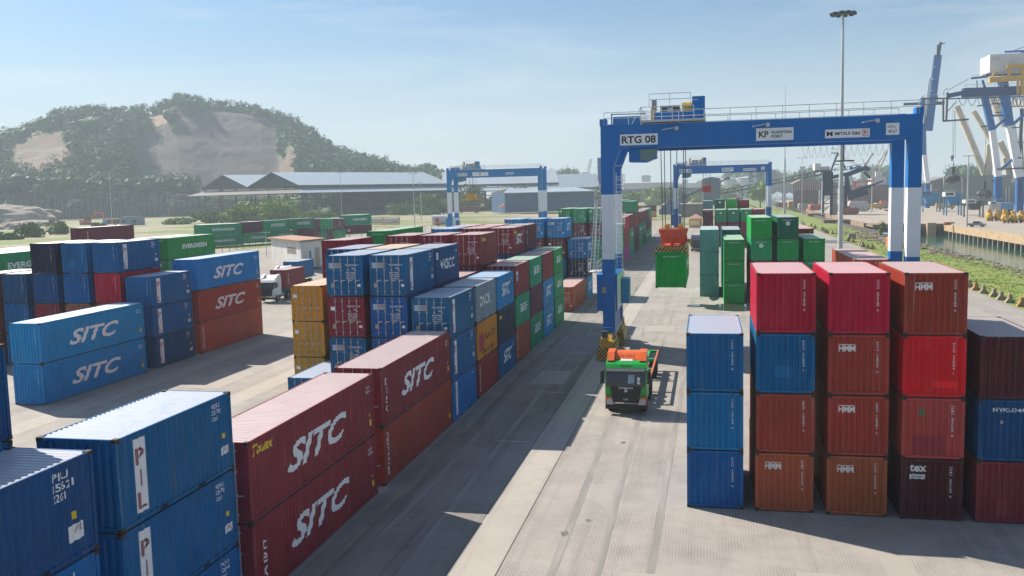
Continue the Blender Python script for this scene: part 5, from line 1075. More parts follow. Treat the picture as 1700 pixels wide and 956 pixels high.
w1 = solve(c0, B_, 417, eave); w2 = solve(c0+B_*w1, B_, 340, eave); ln = solve(c0, A_, 748, eave)
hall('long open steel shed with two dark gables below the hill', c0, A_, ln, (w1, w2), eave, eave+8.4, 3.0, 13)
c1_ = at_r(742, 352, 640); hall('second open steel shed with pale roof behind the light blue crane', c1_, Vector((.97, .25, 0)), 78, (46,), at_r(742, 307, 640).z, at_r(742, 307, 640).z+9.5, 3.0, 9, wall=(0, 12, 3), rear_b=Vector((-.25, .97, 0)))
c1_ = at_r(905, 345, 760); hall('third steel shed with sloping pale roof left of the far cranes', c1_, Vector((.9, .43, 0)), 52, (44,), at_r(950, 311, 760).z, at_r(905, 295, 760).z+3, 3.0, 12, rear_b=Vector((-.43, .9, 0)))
a = at_r(838, 334, 520); b = at_r(985, 333, 540); t = thing('low_warehouse', 'low blue-walled warehouse with pale roof behind the bushes', 'warehouse', (a.x, a.y, 3)); d = Vector((b.x-a.x, b.y-a.y, 0)); nr = Vector((-d.y, d.x, 0)).normalized(); zt = at_r(838, 320, 520).z-3; za = at_r(845, 312.5, 520).z-3
m = MB(); m.face([(0, 0, 0), tuple(d), (d.x, d.y, zt), (0, 0, zt)]); m.face([tuple(d), tuple(d+nr*24), (d.x+nr.x*24, d.y+nr.y*24, zt), (d.x, d.y, zt)]); m.face([(0, 0, 0), tuple(nr*24), (nr.x*24, nr.y*24, zt), (0, 0, zt)]); m.build('wall', [BWALL], t)
m = MB(); o = -nr*1.5; e1 = nr*12; m.face([(o.x-1, o.y, zt), (d.x+o.x+1, d.y+o.y, zt), (d.x+e1.x-6, d.y+e1.y, za), (e1.x+6, e1.y, za)]); m.face([(o.x-1, o.y, zt-.4), (d.x+o.x+1, d.y+o.y, zt-.4), (d.x+o.x+1, d.y+o.y, zt), (o.x-1, o.y, zt)]); f1 = nr*25; m.face([(f1.x-1, f1.y, zt), (d.x+f1.x+1, d.y+f1.y, zt), (d.x+e1.x-6, d.y+e1.y, za), (e1.x+6, e1.y, za)]); m.build('roof', [ROOFG], t)
# ------------------------------------------------------------------ bushes
def bush(u, v, z, wpx, hpx, lm, label, seed, n=900):
    p = P(u, v, z); k = (p.length)/FPX; shrub('shrub_thicket', label, 'shrubs', (p.x, p.y, z-.3), (wpx*k*.5, max(2.5, wpx*k*.28), hpx*k), n, .26+.0011*p.length, lm, seed, 'shrub thickets beyond the yard')
for i, (u, v, z, w_, h_, lm, la) in enumerate(((440, 367, 2.8, 120, 29, LF_BR, 'broad bright green thicket in front of the shed gables'), (395, 368, 2.8, 95, 22, LF_BR, 'low bright green thicket left of the broad one'), (350, 369, 2.8, 60, 15, LF_MID, 'small darker thicket left of the shed corner'), (528, 364, 2.8, 70, 13, LF_BR, 'low thicket trailing right of the broad one'), (24, 399, 2.2, 28, 9, LF_MID, 'small green bush left behind the outer stacks'), (-8, 400, 2.2, 40, 18, LF_MID, 'dark bush cut by the left edge of the photo'), (50, 395, 2.2, 36, 19, LF_MID, 'pointed green bush behind the outer stacks'), (102, 390, 2.2, 34, 16, LF_MID, 'round green bush right of the pointed one'), (165, 381, 2.4, 24, 9, LF_MID, 'small bush below the excavator'), (300, 372, 2.5, 60, 9, LF_BR, 'low bright thicket left of the long far row'),
    (660, 358, 2, 60, 20, LF_MID, 'green thicket left of the lamp post'), (715, 358, 2, 66, 28, LF_MID, 'tall green thicket behind the light blue crane leg'), (772, 352, 2, 70, 36, LF_MID, 'tall rounded thicket seen through the light blue crane'), (820, 350, 2, 66, 26, LF_MID, 'thicket in the middle of the light blue crane opening'), (866, 350, 2, 70, 32, LF_MID, 'thicket near the right leg of the light blue crane'), (915, 349, 2, 60, 26, LF_MID, 'thicket right of the light blue crane'), (962, 346, 2, 70, 30, LF_MID, 'thicket left of the nearest crane leg'), (1000, 346, 2, 40, 36, LF_DK, 'dark thicket just behind the nearest crane leg'), (1045, 343, 2, 44, 22, LF_BR, 'pale green thicket just right of the nearest crane leg'), (1085, 341, 2, 60, 24, LF_BR, 'pale green thicket above the crosswise containers'), (1125, 340, 2, 50, 26, LF_MID, 'thicket behind the distant crane leg'), (1165, 336, 2, 60, 20, LF_BR, 'pale thicket below the dark blue tower'), (1205, 334, 2, 60, 22, LF_BR, 'wide pale thicket left of the waterside'), (1110, 325, 2, 60, 16, LF_MID, 'far thicket along the conveyor'), (1150, 322, 2, 50, 13, LF_MID, 'farthest thicket beside the dark blue tower'))):
    bush(u, v, z, w_, h_, lm, la, 40+i, 2600 if w_ > 90 else 1500 if w_ > 60 else 900)
p = P(1262, 346, .5); tree('broad green tree at the waterside beside the distant crane leg', p, 17, 19, 2600, .55, LF_MID, 77)
p = P(1463, 391, -.5); shrub('bush', 'single small round bush on the quay bank', 'bush', p, (1.2, 1.2, 3.6), 260, .3, LF_MID, 90)
# ------------------------------------------------------------------ fence with forked posts, guardhouse, tanks
fp = MB(); fp.tube((0, 0, 0), (0, 0, 1.9), .07, 5); fp.tube((0, 0, 1.9), (.55, 0, 2.5), .05, 4); fp.tube((0, 0, 1.9), (-.55, 0, 2.5), .05, 4); fme = fp.mesh('fence_post', [DGREY])
pts = [P(u, v, z) for u, v, z in ((330, 430, 1.9), (425, 413, 1.9), (458, 408.5, 1.9), (520, 402, 1.9), (580, 397, 1.9), (640, 393, 1.9))]; t = thing('wire_fence', 'wire fence on dark forked posts before the long far row', 'fence', (0, 0, 0)); m = MB()
for a, b in zip(pts, pts[1:]):
    n = max(1, round((b-a).length/4.2))
    for i in range(n): put('fence_post', fme, t, tuple(a+(b-a)*(i/n)), rz=.35)
    for z in (.5, 1.0, 1.5, 2.3): m.tube(a+Vector((0, 0, z)), b+Vector((0, 0, z)), .012, 3)
m.build('wire', [DGREY], t)
pts = [P(u, v, 1.5) for u, v in ((694, 388), (706, 385.5), (728, 383), (760, 380.5))]; t = thing('wire_fence', 'short run of forked fence posts beside the white tanker', 'fence', (0, 0, 0))
for a, b in zip(pts, pts[1:]):
    for i in range(2): put('fence_post', fme, t, tuple(a+(b-a)*(i/2)), rz=.35)
g0 = P(452, 437.5, .95); g1 = P(501, 446.5, .95); d1 = (g1-g0); g2 = P(537, 441, .95); d2 = g2-g1; t = thing('guardhouse', 'white guardhouse with rusty flat roof and worn door', 'guardhouse', g0); hz = 5.0
for dd, o in ((d1, Vector((0, 0, 0))), (d2, d1), (-d1, d1+d2), (-d2, d2)):
    m = MB(); m.face([o, o+dd, o+dd+Vector((0, 0, hz)), o+Vector((0, 0, hz))]); m.build('wall', [mat('stained_plaster', (.70, .69, .67), .85, noise_amt=.6, scale=.6, col2=(.45, .42, .38), stretch=(1, 1, .4))], t)
m = MB(); ov = -(d1.normalized())*1.6-d2.normalized()*.7; cs = [ov, d1+d1.normalized()*.6-d2.normalized()*.7, d1+d2+d1.normalized()*.6+d2.normalized()*.9, d2-(d1.normalized())*1.6+d2.normalized()*.9]
i = len(m.v); m.face([c+Vector((0, 0, hz+.35)) for c in cs], 0); m.face([c+Vector((0, 0, hz)) for c in cs], 1)
for a, b in zip(cs, cs[1:]+cs[:1]): m.face([a+Vector((0, 0, hz)), b+Vector((0, 0, hz)), b+Vector((0, 0, hz+.35)), a+Vector((0, 0, hz+.35))], 1)
m.build('roof', [mat('rusty_roof', (.42, .21, .12), .8, noise_amt=.7, scale=.5, col2=(.28, .2, .15)), mat('roof_edge', (.2, .16, .12), .8)], t)
nrm = Vector((d1.y, -d1.x, 0)).normalized()*.02; m = MB(); m.face([d1*a+nrm+Vector((0, 0, z)) for a, z in ((.55, 2.6), (.86, 2.6), (.83, 3.9), (.58, 3.9))]); m.build('window', [mat('boarded_window', (.28, .24, .22), .8, noise_amt=.6, scale=2)], t)
nr2 = Vector((d2.y, -d2.x, 0)).normalized()*.02
for a, b, z0, z1, mm, nm_ in ((.62, .84, .1, 3.7, DM['t'], 'door'), (.36, .46, .6, 3.2, mat('teal_shutter', (.1, .22, .25), .6), 'shutter')):
    m = MB(); m.face([d1+d2*a+nr2+Vector((0, 0, z0)), d1+d2*b+nr2+Vector((0, 0, z0)), d1+d2*b+nr2+Vector((0, 0, z1)), d1+d2*a+nr2+Vector((0, 0, z1))]); m.build(nm_, [mm], t)
TAN = mat('tank_white', (.62, .62, .60), .4, noise_amt=.4, scale=1.5); FRY = mat('tank_frame_yellow', (.55, .38, .10), .5)
for u, la in ((628, 'left one of two white tanks in yellow frames by the long row'), (650, 'right one of two white tanks in yellow frames by the long row')):
    p = P(u, 374.5, 3.0); t = thing('tank_container', la, 'tank container', p, .25); s = 1.05; m = MB(); m.tube((-2.7, 0, 1.9), (2.7, 0, 1.9), 1.15, 16); m.build('tank', [TAN], t, smooth=False); m = MB()
    for x in (-3, 3):
        for y in (-1.2, 1.2): m.box(x-.1, y-.1, .3, x+.1, y+.1, 3.2)
        for z in (.4, 3.1): m.box(x-.1, -1.2, z-.1, x+.1, 1.2, z+.1)
        m.bar((x, -1.2, .4), (x, 1.2, 3.1), .1)
    for y in (-1.2, 1.2):
        for z in (.4, 3.1): m.box(-3, y-.1, z-.1, 3, y+.1, z+.1)
    m.build('frame', [FRY], t)
p = P(741, 375, 2.0); t = thing('tanker_trailer', 'white tank trailer with a red disc beside the light blue crane', 'tanker', p, .1); m = MB(); m.tube((-5.2, 0, 2.5), (5, 0, 2.5), 1.9, 18); m.build('tank', [TAN], t); m = MB(); m.tube((-3.2, -1.93, 2.4), (-3.2, -1.9, 2.4), .9, 14); m.build('emblem', [RED], t); m = MB(); m.box(-5, -1, .5, 5, 1, .8); m.build('chassis', [DM['t']], t)
for x in (-3, 2.5, 3.8): wm_ = MB(); wheel(wm_, (x, -1.1, .5), .5, .4, 'y'); wm_.build('wheel', [RUB, GREYM], t)
p = P(779, 354.5, 2.2); t = thing('box_trailer', 'dark red box trailer parked before the bushes', 'trailer', p, 0); m = MB(); m.box(-6.4, -1.3, 1.1, 7, 1.3, 4.2); m.build('cargo_box', [mat('trailer_red', (.22, .03, .04), .6, noise_amt=.4, scale=1)], t)
for x in (-4.5, 4, 5.4): wm_ = MB(); wheel(wm_, (x, -1.1, .55), .55, .4, 'y'); wm_.build('wheel', [RUB, GREYM], t)
p = P(829, 358, 2.2); t = thing('windsock', 'orange windsock drooping on a thin pole', 'windsock', p); m = MB(); m.tube((0, 0, 0), (0, 0, 4.6), .1, 5); m.build('pole', [PALE], t); m = MB(); m.tube((.1, 0, 4.4), (2.9, 0, 5.6), .3, 8, 0, .75); m.build('sock', [mat('windsock_orange', (.8, .22, .06), .6)], t)
p = P(1155, 377, .9); t = thing('lane_kiosk', 'small ochre kiosk with pink pyramid roof at the lane end', 'kiosk', (p.x, p.y, .9)); m = MB(); m.box(-2.2, -1.5, 0, 2.2, 1.5, 3.0); m.build('wall', [mat('kiosk_ochre', (.62, .36, .12), .7)], t); m = MB(); rp = [(-2.8, -2), (2.8, -2), (2.8, 2), (-2.8, 2)]
for (x0, y0), (x1, y1) in zip(rp, rp[1:]+rp[:1]): m.face([(x0, y0, 3.0), (x1, y1, 3.0), (0, 0, 4.6)])
m.build('roof', [mat('kiosk_roof', (.55, .3, .24), .7)], t); m = MB(); m.box(-1.8, -1.52, .9, 1.2, -1.505, 2.3); m.build('awning', [mat('kiosk_awning', (.8, .65, .35), .7)], t)
# ------------------------------------------------------------------ wharf
WF = 1.0
TANW = mat('quay_face', (.46, .33, .20), .85, noise_amt=.6, scale=.35, col2=(.30, .20, .12), stretch=(1, 1, 2.2)); QDARK = mat('quay_dark', (.09, .075, .065), .9, noise_amt=.5, scale=.4)
dk = MB(); po = [(74.5, 150), (340, 150), (340, 900), (62, 900), (53, 345), (53, 332), (74.5, 318)]
dk.face([(x, y, WF) for x, y in po]); kind(dk.build('wharf_deck', [GM_WHARF]), 'structure')
t = thing('quay_wall', 'tan concrete quay face on short piles along the channel', 'quay', (74.5, 150, 0)); m = MB(); m.box(0, 0, -1.25, .6, 168, WF-.004, 0); m.build('face_beam', [TANW], t)
m = MB(); m.box(3.2, 0, -5, 3.4, 168, -.6); m.build('rear_wall_or_shade_sheet', [DARK], t)  # black sheet standing in for the shade under the quay deck
pb = MB(); pb.box(-.3, -.35, -5, .35, .35, -1.25); pb.box(-.1, -.6, -1.75, .5, .6, -1.26); pme = pb.mesh('pile', [mat('pile_concrete', (.26, .22, .18), .9, noise_amt=.6, scale=1)])
for i in range(37): put('pile', pme, t, (.35, 2.2+i*4.55, 0))
t = thing('jetty', 'dark concrete jetty deck crossing the end of the channel', 'jetty', (53, 318, 0)); m = MB(); m.box(0, 0, .1, 21.6, 12, WF-.01, 0); m.box(.5, .05, -.75, 21, .6, .1, 1); m.build('deck_edge', [mat('jetty_edge', (.30, .20, .14), .9, noise_amt=.7, scale=.6), QDARK], t)
m = MB(); m.box(0, 5, -5, 21.6, 5.3, .1); m.build('rear_wall_or_shade_sheet', [DARK], t)  # black sheet painted in for the shade beneath the jetty
for x in (.6, 5.6, 10.6, 15.8, 20.6): m = MB(); m.box(x-.35, 0, -5, x+.35, .7, -.0); m.build('pier', [QDARK], t)
def prong(x0, y0, wd, la):
    t = thing('jetty', la, 'jetty', (x0, y0, 0)); m = MB(); m.box(0, 0, -.1, wd, 9, WF-.012, 0); m.box(.3, .08, -1.2, wd-.3, .7, -.1, 1); m.build('deck_edge', [mat('prong_edge', (.22, .14, .10), .9, noise_amt=.8, scale=.6), QDARK], t); n_ = max(3, int(wd/4))
    for i in range(n_+1): x = .4+(wd-.8)*i/n_; m = MB(); m.box(x-.5, .02, -5, x+.5, 1.0, -.1); m.build('pier', [QDARK], t)
    m = MB(); m.box(0, 6, -5, wd*.45, 6.3, -.1); m.build('rear_wall_or_shade_sheet', [DARK], t)  # its black colour paints the shade below the stub's deck
prong(43.5, 366, 13, 'dark brown jetty stub on piers behind the tall light mast'); prong(47, 455, 17, 'further dark jetty stub on piers beyond the grass point')
t = thing('quay_wall', 'brown quay wall of the far berth left of the crane leg', 'quay', (53, 332, 0)); m = MB(); d = Vector((9, 568, 0)); m.bar((0, 0, -.4), (4.6, 288, -.4), 1.0, 2.7, 0); m.build('face_beam', [mat('quay_face_brown', (.34, .22, .15), .9, noise_amt=.7, scale=.4, col2=(.12, .09, .08))], t)
for i in range(30): m = MB(); m.box(-.5+i*.149, 3+i*9.3, -5, .3+i*.149, 3.8+i*9.3, -1.7); m.build('pile', [QDARK], t)
t = thing('revetment', 'dark stone revetment wall edging the grass before the far berth', 'sea wall', (44, 262, 0)); m = MB()
for a, b in (((50.6, 268), (48.2, 350)), ((48.2, 350), (51.5, 520))): m.bar((a[0]-44, a[1]-262, -.7), (b[0]-44, b[1]-262, -.7), 1.6, 1.9)
m.build('wall', [QDARK], t)
p = Vector((77.5, 301, WF)); 
for i, (x, la) in enumerate(((70.5, 'tan mooring block at the corner of the quay'), (76.2, 'concrete mooring pillar at the foot of the quay lamp'))):
    m = MB(); m.box(-1.3, -1, -3.6, 1.3, 1.4, WF+.4); tag(m.build('mooring_block', [TANW if i == 0 else QDARK], None, (x, 316.6 if i == 0 else 318, 0)), la, 'block')
# grey car, plant and hoppers on the wharf
p = P(1622, 376.5, WF); t = thing('car', 'grey pickup car parked on the wharf near the quay edge', 'car', p, -.5); m = MB(); m.prism([(-2.3, .45), (2.3, .45), (2.3, .95), (1.3, 1.05), (.6, 1.65), (-.9, 1.65), (-1.0, 1.05), (-2.3, 1.05)], 'y', -.9, .9); m.build('body', [mat('car_grey', (.20, .23, .28), .3)], t); m = MB(); m.box(-.7, -.91, 1.1, .75, .91, 1.55); m.build('window', [GLASS], t)
for x in (-1.4, 1.45):
    for y in (-.85, .85): wm_ = MB(); wheel(wm_, (x, y, .36), .36, .22, 'y'); wm_.build('wheel', [RUB, GREYM], t)
for i, (u, v, n_, la) in enumerate(((1655, 366.5, 3, 'left cluster of yellow grabs parked on the wharf'), (1682, 370, 3, 'right cluster of yellow grabs parked on the wharf'))):
    p = P(u, v, WF); t = thing('grab_bucket', la, 'grab bucket', p, .1)
    for k in range(n_):
        x = (k-1)*2.5; m = MB(); m.blob((x, 0, 1.5), (1.15, 1.5, 1.5), 2, .3, 1.4, k+i*5, flat=-1.4); m.bar((x-.5, 0, 1.5), (x-.3, 0, 3.9), .35); m.bar((x+.5, 0, 1.5), (x+.4, 0, 3.6), .35); m.box(x-.7, -.5, 3.2, x+.7, .5, 3.7); m.build('bucket_shell', [YELM], t)
        m = MB(); m.box(x-.9, -1.3, 0, x-.5, -.9, 1.2); m.box(x+.5, -1.3, 0, x+.9, -.9, 1.2); m.build('support', [DGREY], t)
HBL = mat('hopper_blue', (.03, .22, .42), .5, noise_amt=.5, scale=.5, col2=(.02, .12, .25)); HWH = mat('hopper_white', (.62, .64, .62), .5, noise_amt=.5, scale=.6)
def hopper(u0, u1, vt, vb, la, body, top, Y=395):
    a = Q(u0, vb, Y); b = Q(u1, vt, Y); wd = b.x-a.x; h = b.z-WF; t = thing('loading_hopper', la, 'hopper', (a.x, Y, WF)); m = MB()
    m.prism([(0, h*.92), (wd, h*.92), (wd*.74, h*.42), (wd*.26, h*.42)], 'y', 0, wd*.7); m.build('funnel', [body], t)
    for x in (.3, wd-.3):
        for y in (0, wd*.7): m = MB(); m.bar((x, y, 0), (x, y, h*.9), .45); m.build('leg', [body], t)
    m = MB(); m.box(-.4, -.4, h*.80, wd*.55, wd*.75, h, 0); m.box(-.1, -.42, h*.86, wd*.45, -.405, h*.96, 1); m.build('operator_cabin', [top, GLASS], t)
    m = MB(); rail(m, [(0, -.3, h), (wd, -.3, h)], every=2); ladder(m, (wd*.9, -.5, 0), (wd*.9, -.5, h*.9), .6); m.build('handrail', [PALE], t)
hopper(1531, 1562, 317, 345, 'blue hopper on the wharf partly behind the crane leg', HBL, HBL, 450); hopper(1570, 1598, 318, 349, 'blue hopper with white cabin left of the quay lamp', HBL, HWH); hopper(1604, 1634, 331, 355, 'dark hopper with white tower right of the quay lamp', DGREY, HWH, 370); hopper(1645, 1662, 334, 356, 'white and blue hopper beside the big crane leg', HWH, HWH, 370)
m = MB(); a = Q(1660, 348, 372); b = Q(1684, 336, 372); m.box(0, 0, 0, b.x-a.x, 4, b.z-a.z); t = thing('tarpaulin_bin', 'pale blue covered bin between the big crane legs', 'bin', (a.x, 372, a.z)); m.build('cover', [mat('bin_blue', (.18, .36, .60), .5, noise_amt=.4, scale=.5)], t); m = MB(); m.box(.2, .2, WF-a.z, b.x-a.x-.2, 3.8, -.01); m.build('base', [DGREY], t)
for u, v, cm, la in ((1568, 347.5, YELM, 'yellow lorry standing left of the hoppers'), (1450, 348, YELM, 'yellow lorry by the far quay lamp'), (1417, 347, TWH, 'white lorry with red cab on the far berth'), (1436, 345, DGREY, 'dark lorry behind the far quay lamp'), (1472, 341, ORNG, 'orange loader on the far berth beside the crane leg')):
    p = P(u, v, WF); t = thing('wharf_lorry', la, 'lorry', p, .2); m = MB(); m.box(-4, -1.2, .9, 2, 1.2, 3.0); m.build('cargo_box', [cm], t); m = MB(); m.box(2.2, -1.2, .7, 4.4, 1.2, 2.9); m.build('cab', [REDM if 'red cab' in la else cm], t)
    for x in (-2.6, -1.2, 3.2): wm_ = MB(); wheel(wm_, (x, -1.0, .5), .5, .4, 'y'); wm_.build('wheel', [RUB, GREYM], t)
for u, v, la in ((1573, 373.5, 'red steel block lying on the quay edge'), (1472, 350, 'red block lying on the far berth')): p = P(u, v, WF); m = MB(); m.box(-1, -.5, 0, 1, .5, .7); tag(m.build('steel_block', [REDM], None, p), la, 'block')
# ------------------------------------------------------------------ quay cranes
def frame_bars(t, name, Y, items, m_, dy=0):
    b = MB()
    for (u0, v0), (u1, v1), px in items: p = Q(u0, v0, Y); q_ = Q(u1, v1, Y); b.bar((p.x, p.y+dy, p.z), (q_.x, q_.y+dy, q_.z), px*p.length/FPX, px*p.length/FPX*.9)
    return b.build(name, [m_], t)
CB = mat('quay_crane_blue', (.001, .10, .34), .5, noise_amt=.5, scale=.3, col2=(.002, .15, .44)); CDB = mat('quay_crane_dark', (.001, .04, .17), .5); CRM = mat('ship_cream', (.62, .53, .38), .6, noise_amt=.4, scale=.2)
Y = 425; t = thing('quay_crane', 'tall blue and white quay crane with white machinery house at right edge', 'quay crane', (0, 0, 0))
LEGA = [[((1634, 158), (1647, 216), 8.5, CB), ((1647, 214), (1657, 294), 8, STEEL_W), ((1656.5, 293), (1656.5, 358), 9, CB)], [((1664, 130), (1675, 209), 11, CB), ((1677, 207), (1692, 294), 11, STEEL_W), ((1692, 292), (1692, 358), 9, CB)], [((1716, 130), (1722, 230), 9, CB), ((1722, 228), (1728, 358), 9, STEEL_W)]]
for lg in LEGA:
    b = MB()
    for k, (p0, p1, px, mm) in enumerate(lg): p = Q(*p0, Y); q_ = Q(*p1, Y); b.bar(p, q_, px*p.length/FPX, None, k)
    b.build('leg', [x[3] for x in lg], t)
frame_bars(t, 'girder', Y, [((1574, 159), (1600, 154), 7), ((1598, 154), (1740, 149), 14)], CDB); frame_bars(t, 'girder_rail', Y, [((1572, 164), (1740, 159), 2)], CB)
frame_bars(t, 'brace', Y, [((1646, 192), (1670, 191), 3), ((1650, 214), (1669, 196), 3.5), ((1680, 208), (1702, 188), 4), ((1660, 283), (1690, 256), 3.5), ((1646, 172), (1666, 172), 2)], CB)
for it_ in ([((1531, 164), (1576, 163), 2.5), ((1531, 174), (1565, 173), 1.5), ((1532, 160), (1532, 174), 1.2), ((1545, 160), (1545, 174), 1.2), ((1556, 158), (1556, 174), 1.2), ], [((1566, 165), (1566, 202), 2.6), ((1573, 153), (1571, 200), 2.6), ((1566, 201), (1608, 198), 2.6), ((1573, 185), (1588, 168), 1.2)], [((1622, 176), (1640, 174), 2)], [((1628, 210), (1646, 209), 2)], [((1646, 300), (1658, 299), 2)], [((1648, 327), (1660, 326), 2)]): frame_bars(t, 'walkway', Y, it_, DGREY)
frame_bars(t, 'handrail', Y-3, [((1600, 141), (1696, 138), .6), ((1610, 126), (1640, 122), .6), ((1642, 120), (1700, 114), .6), ((1531, 158), (1572, 156), .6)]+[((1604+12*i, 141), (1604+12*i, 146), .6) for i in range(8)]+[((1646+9*i, 119), (1646+9*i, 128), .6) for i in range(6)], PALE)
frame_bars(t, 'lattice', Y+2, [((1656+6*i, 160), (1660+6*i, 178), 1) for i in range(8)]+[((1660+6*i, 160), (1656+6*i, 178), 1) for i in range(8)]+[((1654, 178), (1704, 176), 1.4)], YELM)
frame_bars(t, 'landing', Y-2, [((1652, 187), (1664, 186), 1.6), ((1681, 212), (1697, 211), 1.6), ((1690, 236), (1700, 236), 1.6), ((1690, 262), (1700, 262), 1.6), ((1655, 281), (1700, 279), 2.2)], DGREY)
frame_bars(t, 'stay', Y, [((1573, 150), (1608, 131), .8), ((1567, 150), (1574, 146), .8), ((1567, 150), (1567, 158), .8)], DGREY)
b = MB(); p = Q(1637, 122, Y); q_ = Q(1700, 90, Y); b.box(p.x, Y-5, p.z, q_.x, Y+9, q_.z, 0); mh = b.build('machinery_house', [mat('house_white', (.66, .66, .65), .6, noise_amt=.3, scale=.2)], t); p = Q(1615, 124, Y+9)
b = MB(); p2 = Q(1640, 93.5, Y-5.2); b.box(p2.x+2.2, Y-5.3, p2.z-2.0, p2.x+4.5, Y-5.05, p2.z-.4); b.build('vent', [PALE], mh)
frame_bars(t, 'house_platform', Y, [((1612, 130), (1640, 127), 3), ((1637, 125), (1700, 123), 3), ((1622, 133), (1622, 146), 1.2), ((1631, 133), (1635, 146), 3)], CDB)
frame_bars(t, 'trolley', Y-8, [((1642, 133), (1720, 127), 8), ((1671, 111), (1720, 107), 5), ((1676, 108), (1676, 128), 3), ((1697, 108), (1697, 158), 4), ((1648, 128), (1652, 118), 2.5), ((1690, 130), (1690, 156), 3)], YELM)
frame_bars(t, 'apex_beam', Y, [((1668, 86), (1740, 83), 3), ((1698, 84), (1698, 100), 5), ((1680, 85), (1715, 72), 1)], CB)
b = MB()
for i in range(7): a_ = Q(1591+15.5*i, 161, Y); c_ = Q(1606+15.5*i, 161, Y); b.path([a_+(c_-a_)*(k/6)+Vector((0, 0, -3.6*math.sin(math.pi*k/6))) for k in range(7)], .12, 4)
b.build('festoon_cable', [DGREY], t)
frame_bars(t, 'stair_tower', Y+4, [((1697, 180), (1690, 300), 4), ((1694, 180), (1700, 300), 1.5)], DGREY); frame_bars(t, 'dark_panel', Y-1.8, [((1692, 296), (1692, 330), 5)], CDB)
Y = 520; t = thing('quay_crane', 'further quay crane with its blue boom raised steeply', 'quay crane', (0, 0, 0))
frame_bars(t, 'boom', Y, [((1541, 217), (1556.5, 92), 11)], CB); frame_bars(t, 'boom_tip', Y, [((1558, 96), (1561.5, 70), 3.5), ((1559, 74), (1569, 71), 1.5), ((1556, 92), (1557, 74), 2.2)], DGREY)
frame_bars(t, 'boom_ladder', Y-3, [((1537, 190), (1551, 88), 1.5), ((1533, 205), (1543, 130), 1.5), ((1540, 172), (1545, 168), 1.5), ((1543, 152), (1548, 150), 1.5), ((1546, 132), (1551, 130), 1.5), ((1548, 112), (1553, 110), 1.5)], PALE)
b = MB()
for k, (p0, p1, mm) in enumerate((((1532, 162), (1534, 257), 0), ((1534.5, 256), (1540, 304), 1), ((1539.5, 303), (1539.5, 351), 0))): p = Q(*p0, Y); q_ = Q(*p1, Y); b.bar(p, q_, 6*p.length/FPX, None, mm)
b.build('leg', [CB, STEEL_W], t); frame_bars(t, 'girder', Y, [((1500, 173), (1568, 170), 4)], CDB)
# bulk carrier with cream deck cranes
Y = 560; t = thing('cargo_ship', 'grey-green bulk carrier with cream deck cranes behind the wharf', 'ship', (0, 0, 0)); a = Q(1566, 352, Y); b_ = Q(1566, 293, Y); e = Q(1800, 293, Y)
m = MB(); m.box(a.x, Y, -3.5, e.x, Y+30, b_.z, 0); m.build('hull', [mat('hull_grey', (.20, .235, .215), .7, noise_amt=.4, scale=.06)], t); m = MB(); g_ = Q(1530, 310, Y); m.prism([(g_.x, g_.z+1.5), (a.x, b_.z-.5), (a.x, -3), (g_.x, -3)], 'y', Y+3, Y+26); m.build('bow', [mat('hull_brown', (.17, .17, .18), .7, noise_amt=.4, scale=.06)], t)
for it in ([((1588, 176), (1646, 318), 8), ((1642, 240), (1640, 318), 9), ((1616, 184), (1652, 244), 6.5)], [((1645, 160), (1668, 210), 8), ((1660, 235), (1690, 300), 8), ((1668, 262), (1680, 322), 7)]): frame_bars(t, 'deck_crane', Y+8, it, CRM)
b = MB(); p = Q(1680, 300, Y+4); b.tube((p.x, p.y, p.z-6), (p.x, p.y, p.z+.5), 4, 14); b.tube((p.x, p.y, p.z-1), (p.x, p.y, p.z+1.5), 4.4, 14); b.build('crane_pedestal', [CRM], t)
b = MB()
for u in (1588, 1595, 1602): b.bar(Q(u, 176+(u-1588), Y+8), Q(u+50, 318, Y+8), .12)
for u in (1582, 1587): b.bar(Q(u, 170, Y+8), Q(u-1, 262, Y+8), .1)
b.build('rigging', [DGREY], t); frame_bars(t, 'hook_block', Y+8, [((1581, 258), (1581, 263), 4), ((1580.5, 263), (1580, 267), 2)], DGREY); frame_bars(t, 'hatch_fitting', Y-1, [((1597, 296), (1597, 330), 1.6), ((1546, 305), (1546, 318), 1.5), ((1670, 310), (1670, 335), 1.8), ((1675, 310), (1675, 335), 1.8), ((1651, 300), (1651, 330), 1.2)], PALE)
for u, v, la in ((1582, 297, 'dark grab hanging over the bulk carrier bow'), (1634, 322, 'black grab bucket hanging over the hopper')):
    p = Q(u, v, 410); t = thing('hanging_grab', la, 'grab bucket', p); m = MB(); m.blob((0, 0, 0), (3.0, 2.4, 2.1), 2, .3, 1.3, int(u)); m.bar((0, 0, 1.5), (0, 0, 5), 1.1); m.build('shell', [DGREY], t); m = MB(); m.tube((0, 0, 5), (0, 0, 28), .09, 4); m.build('cable', [DGREY], t)
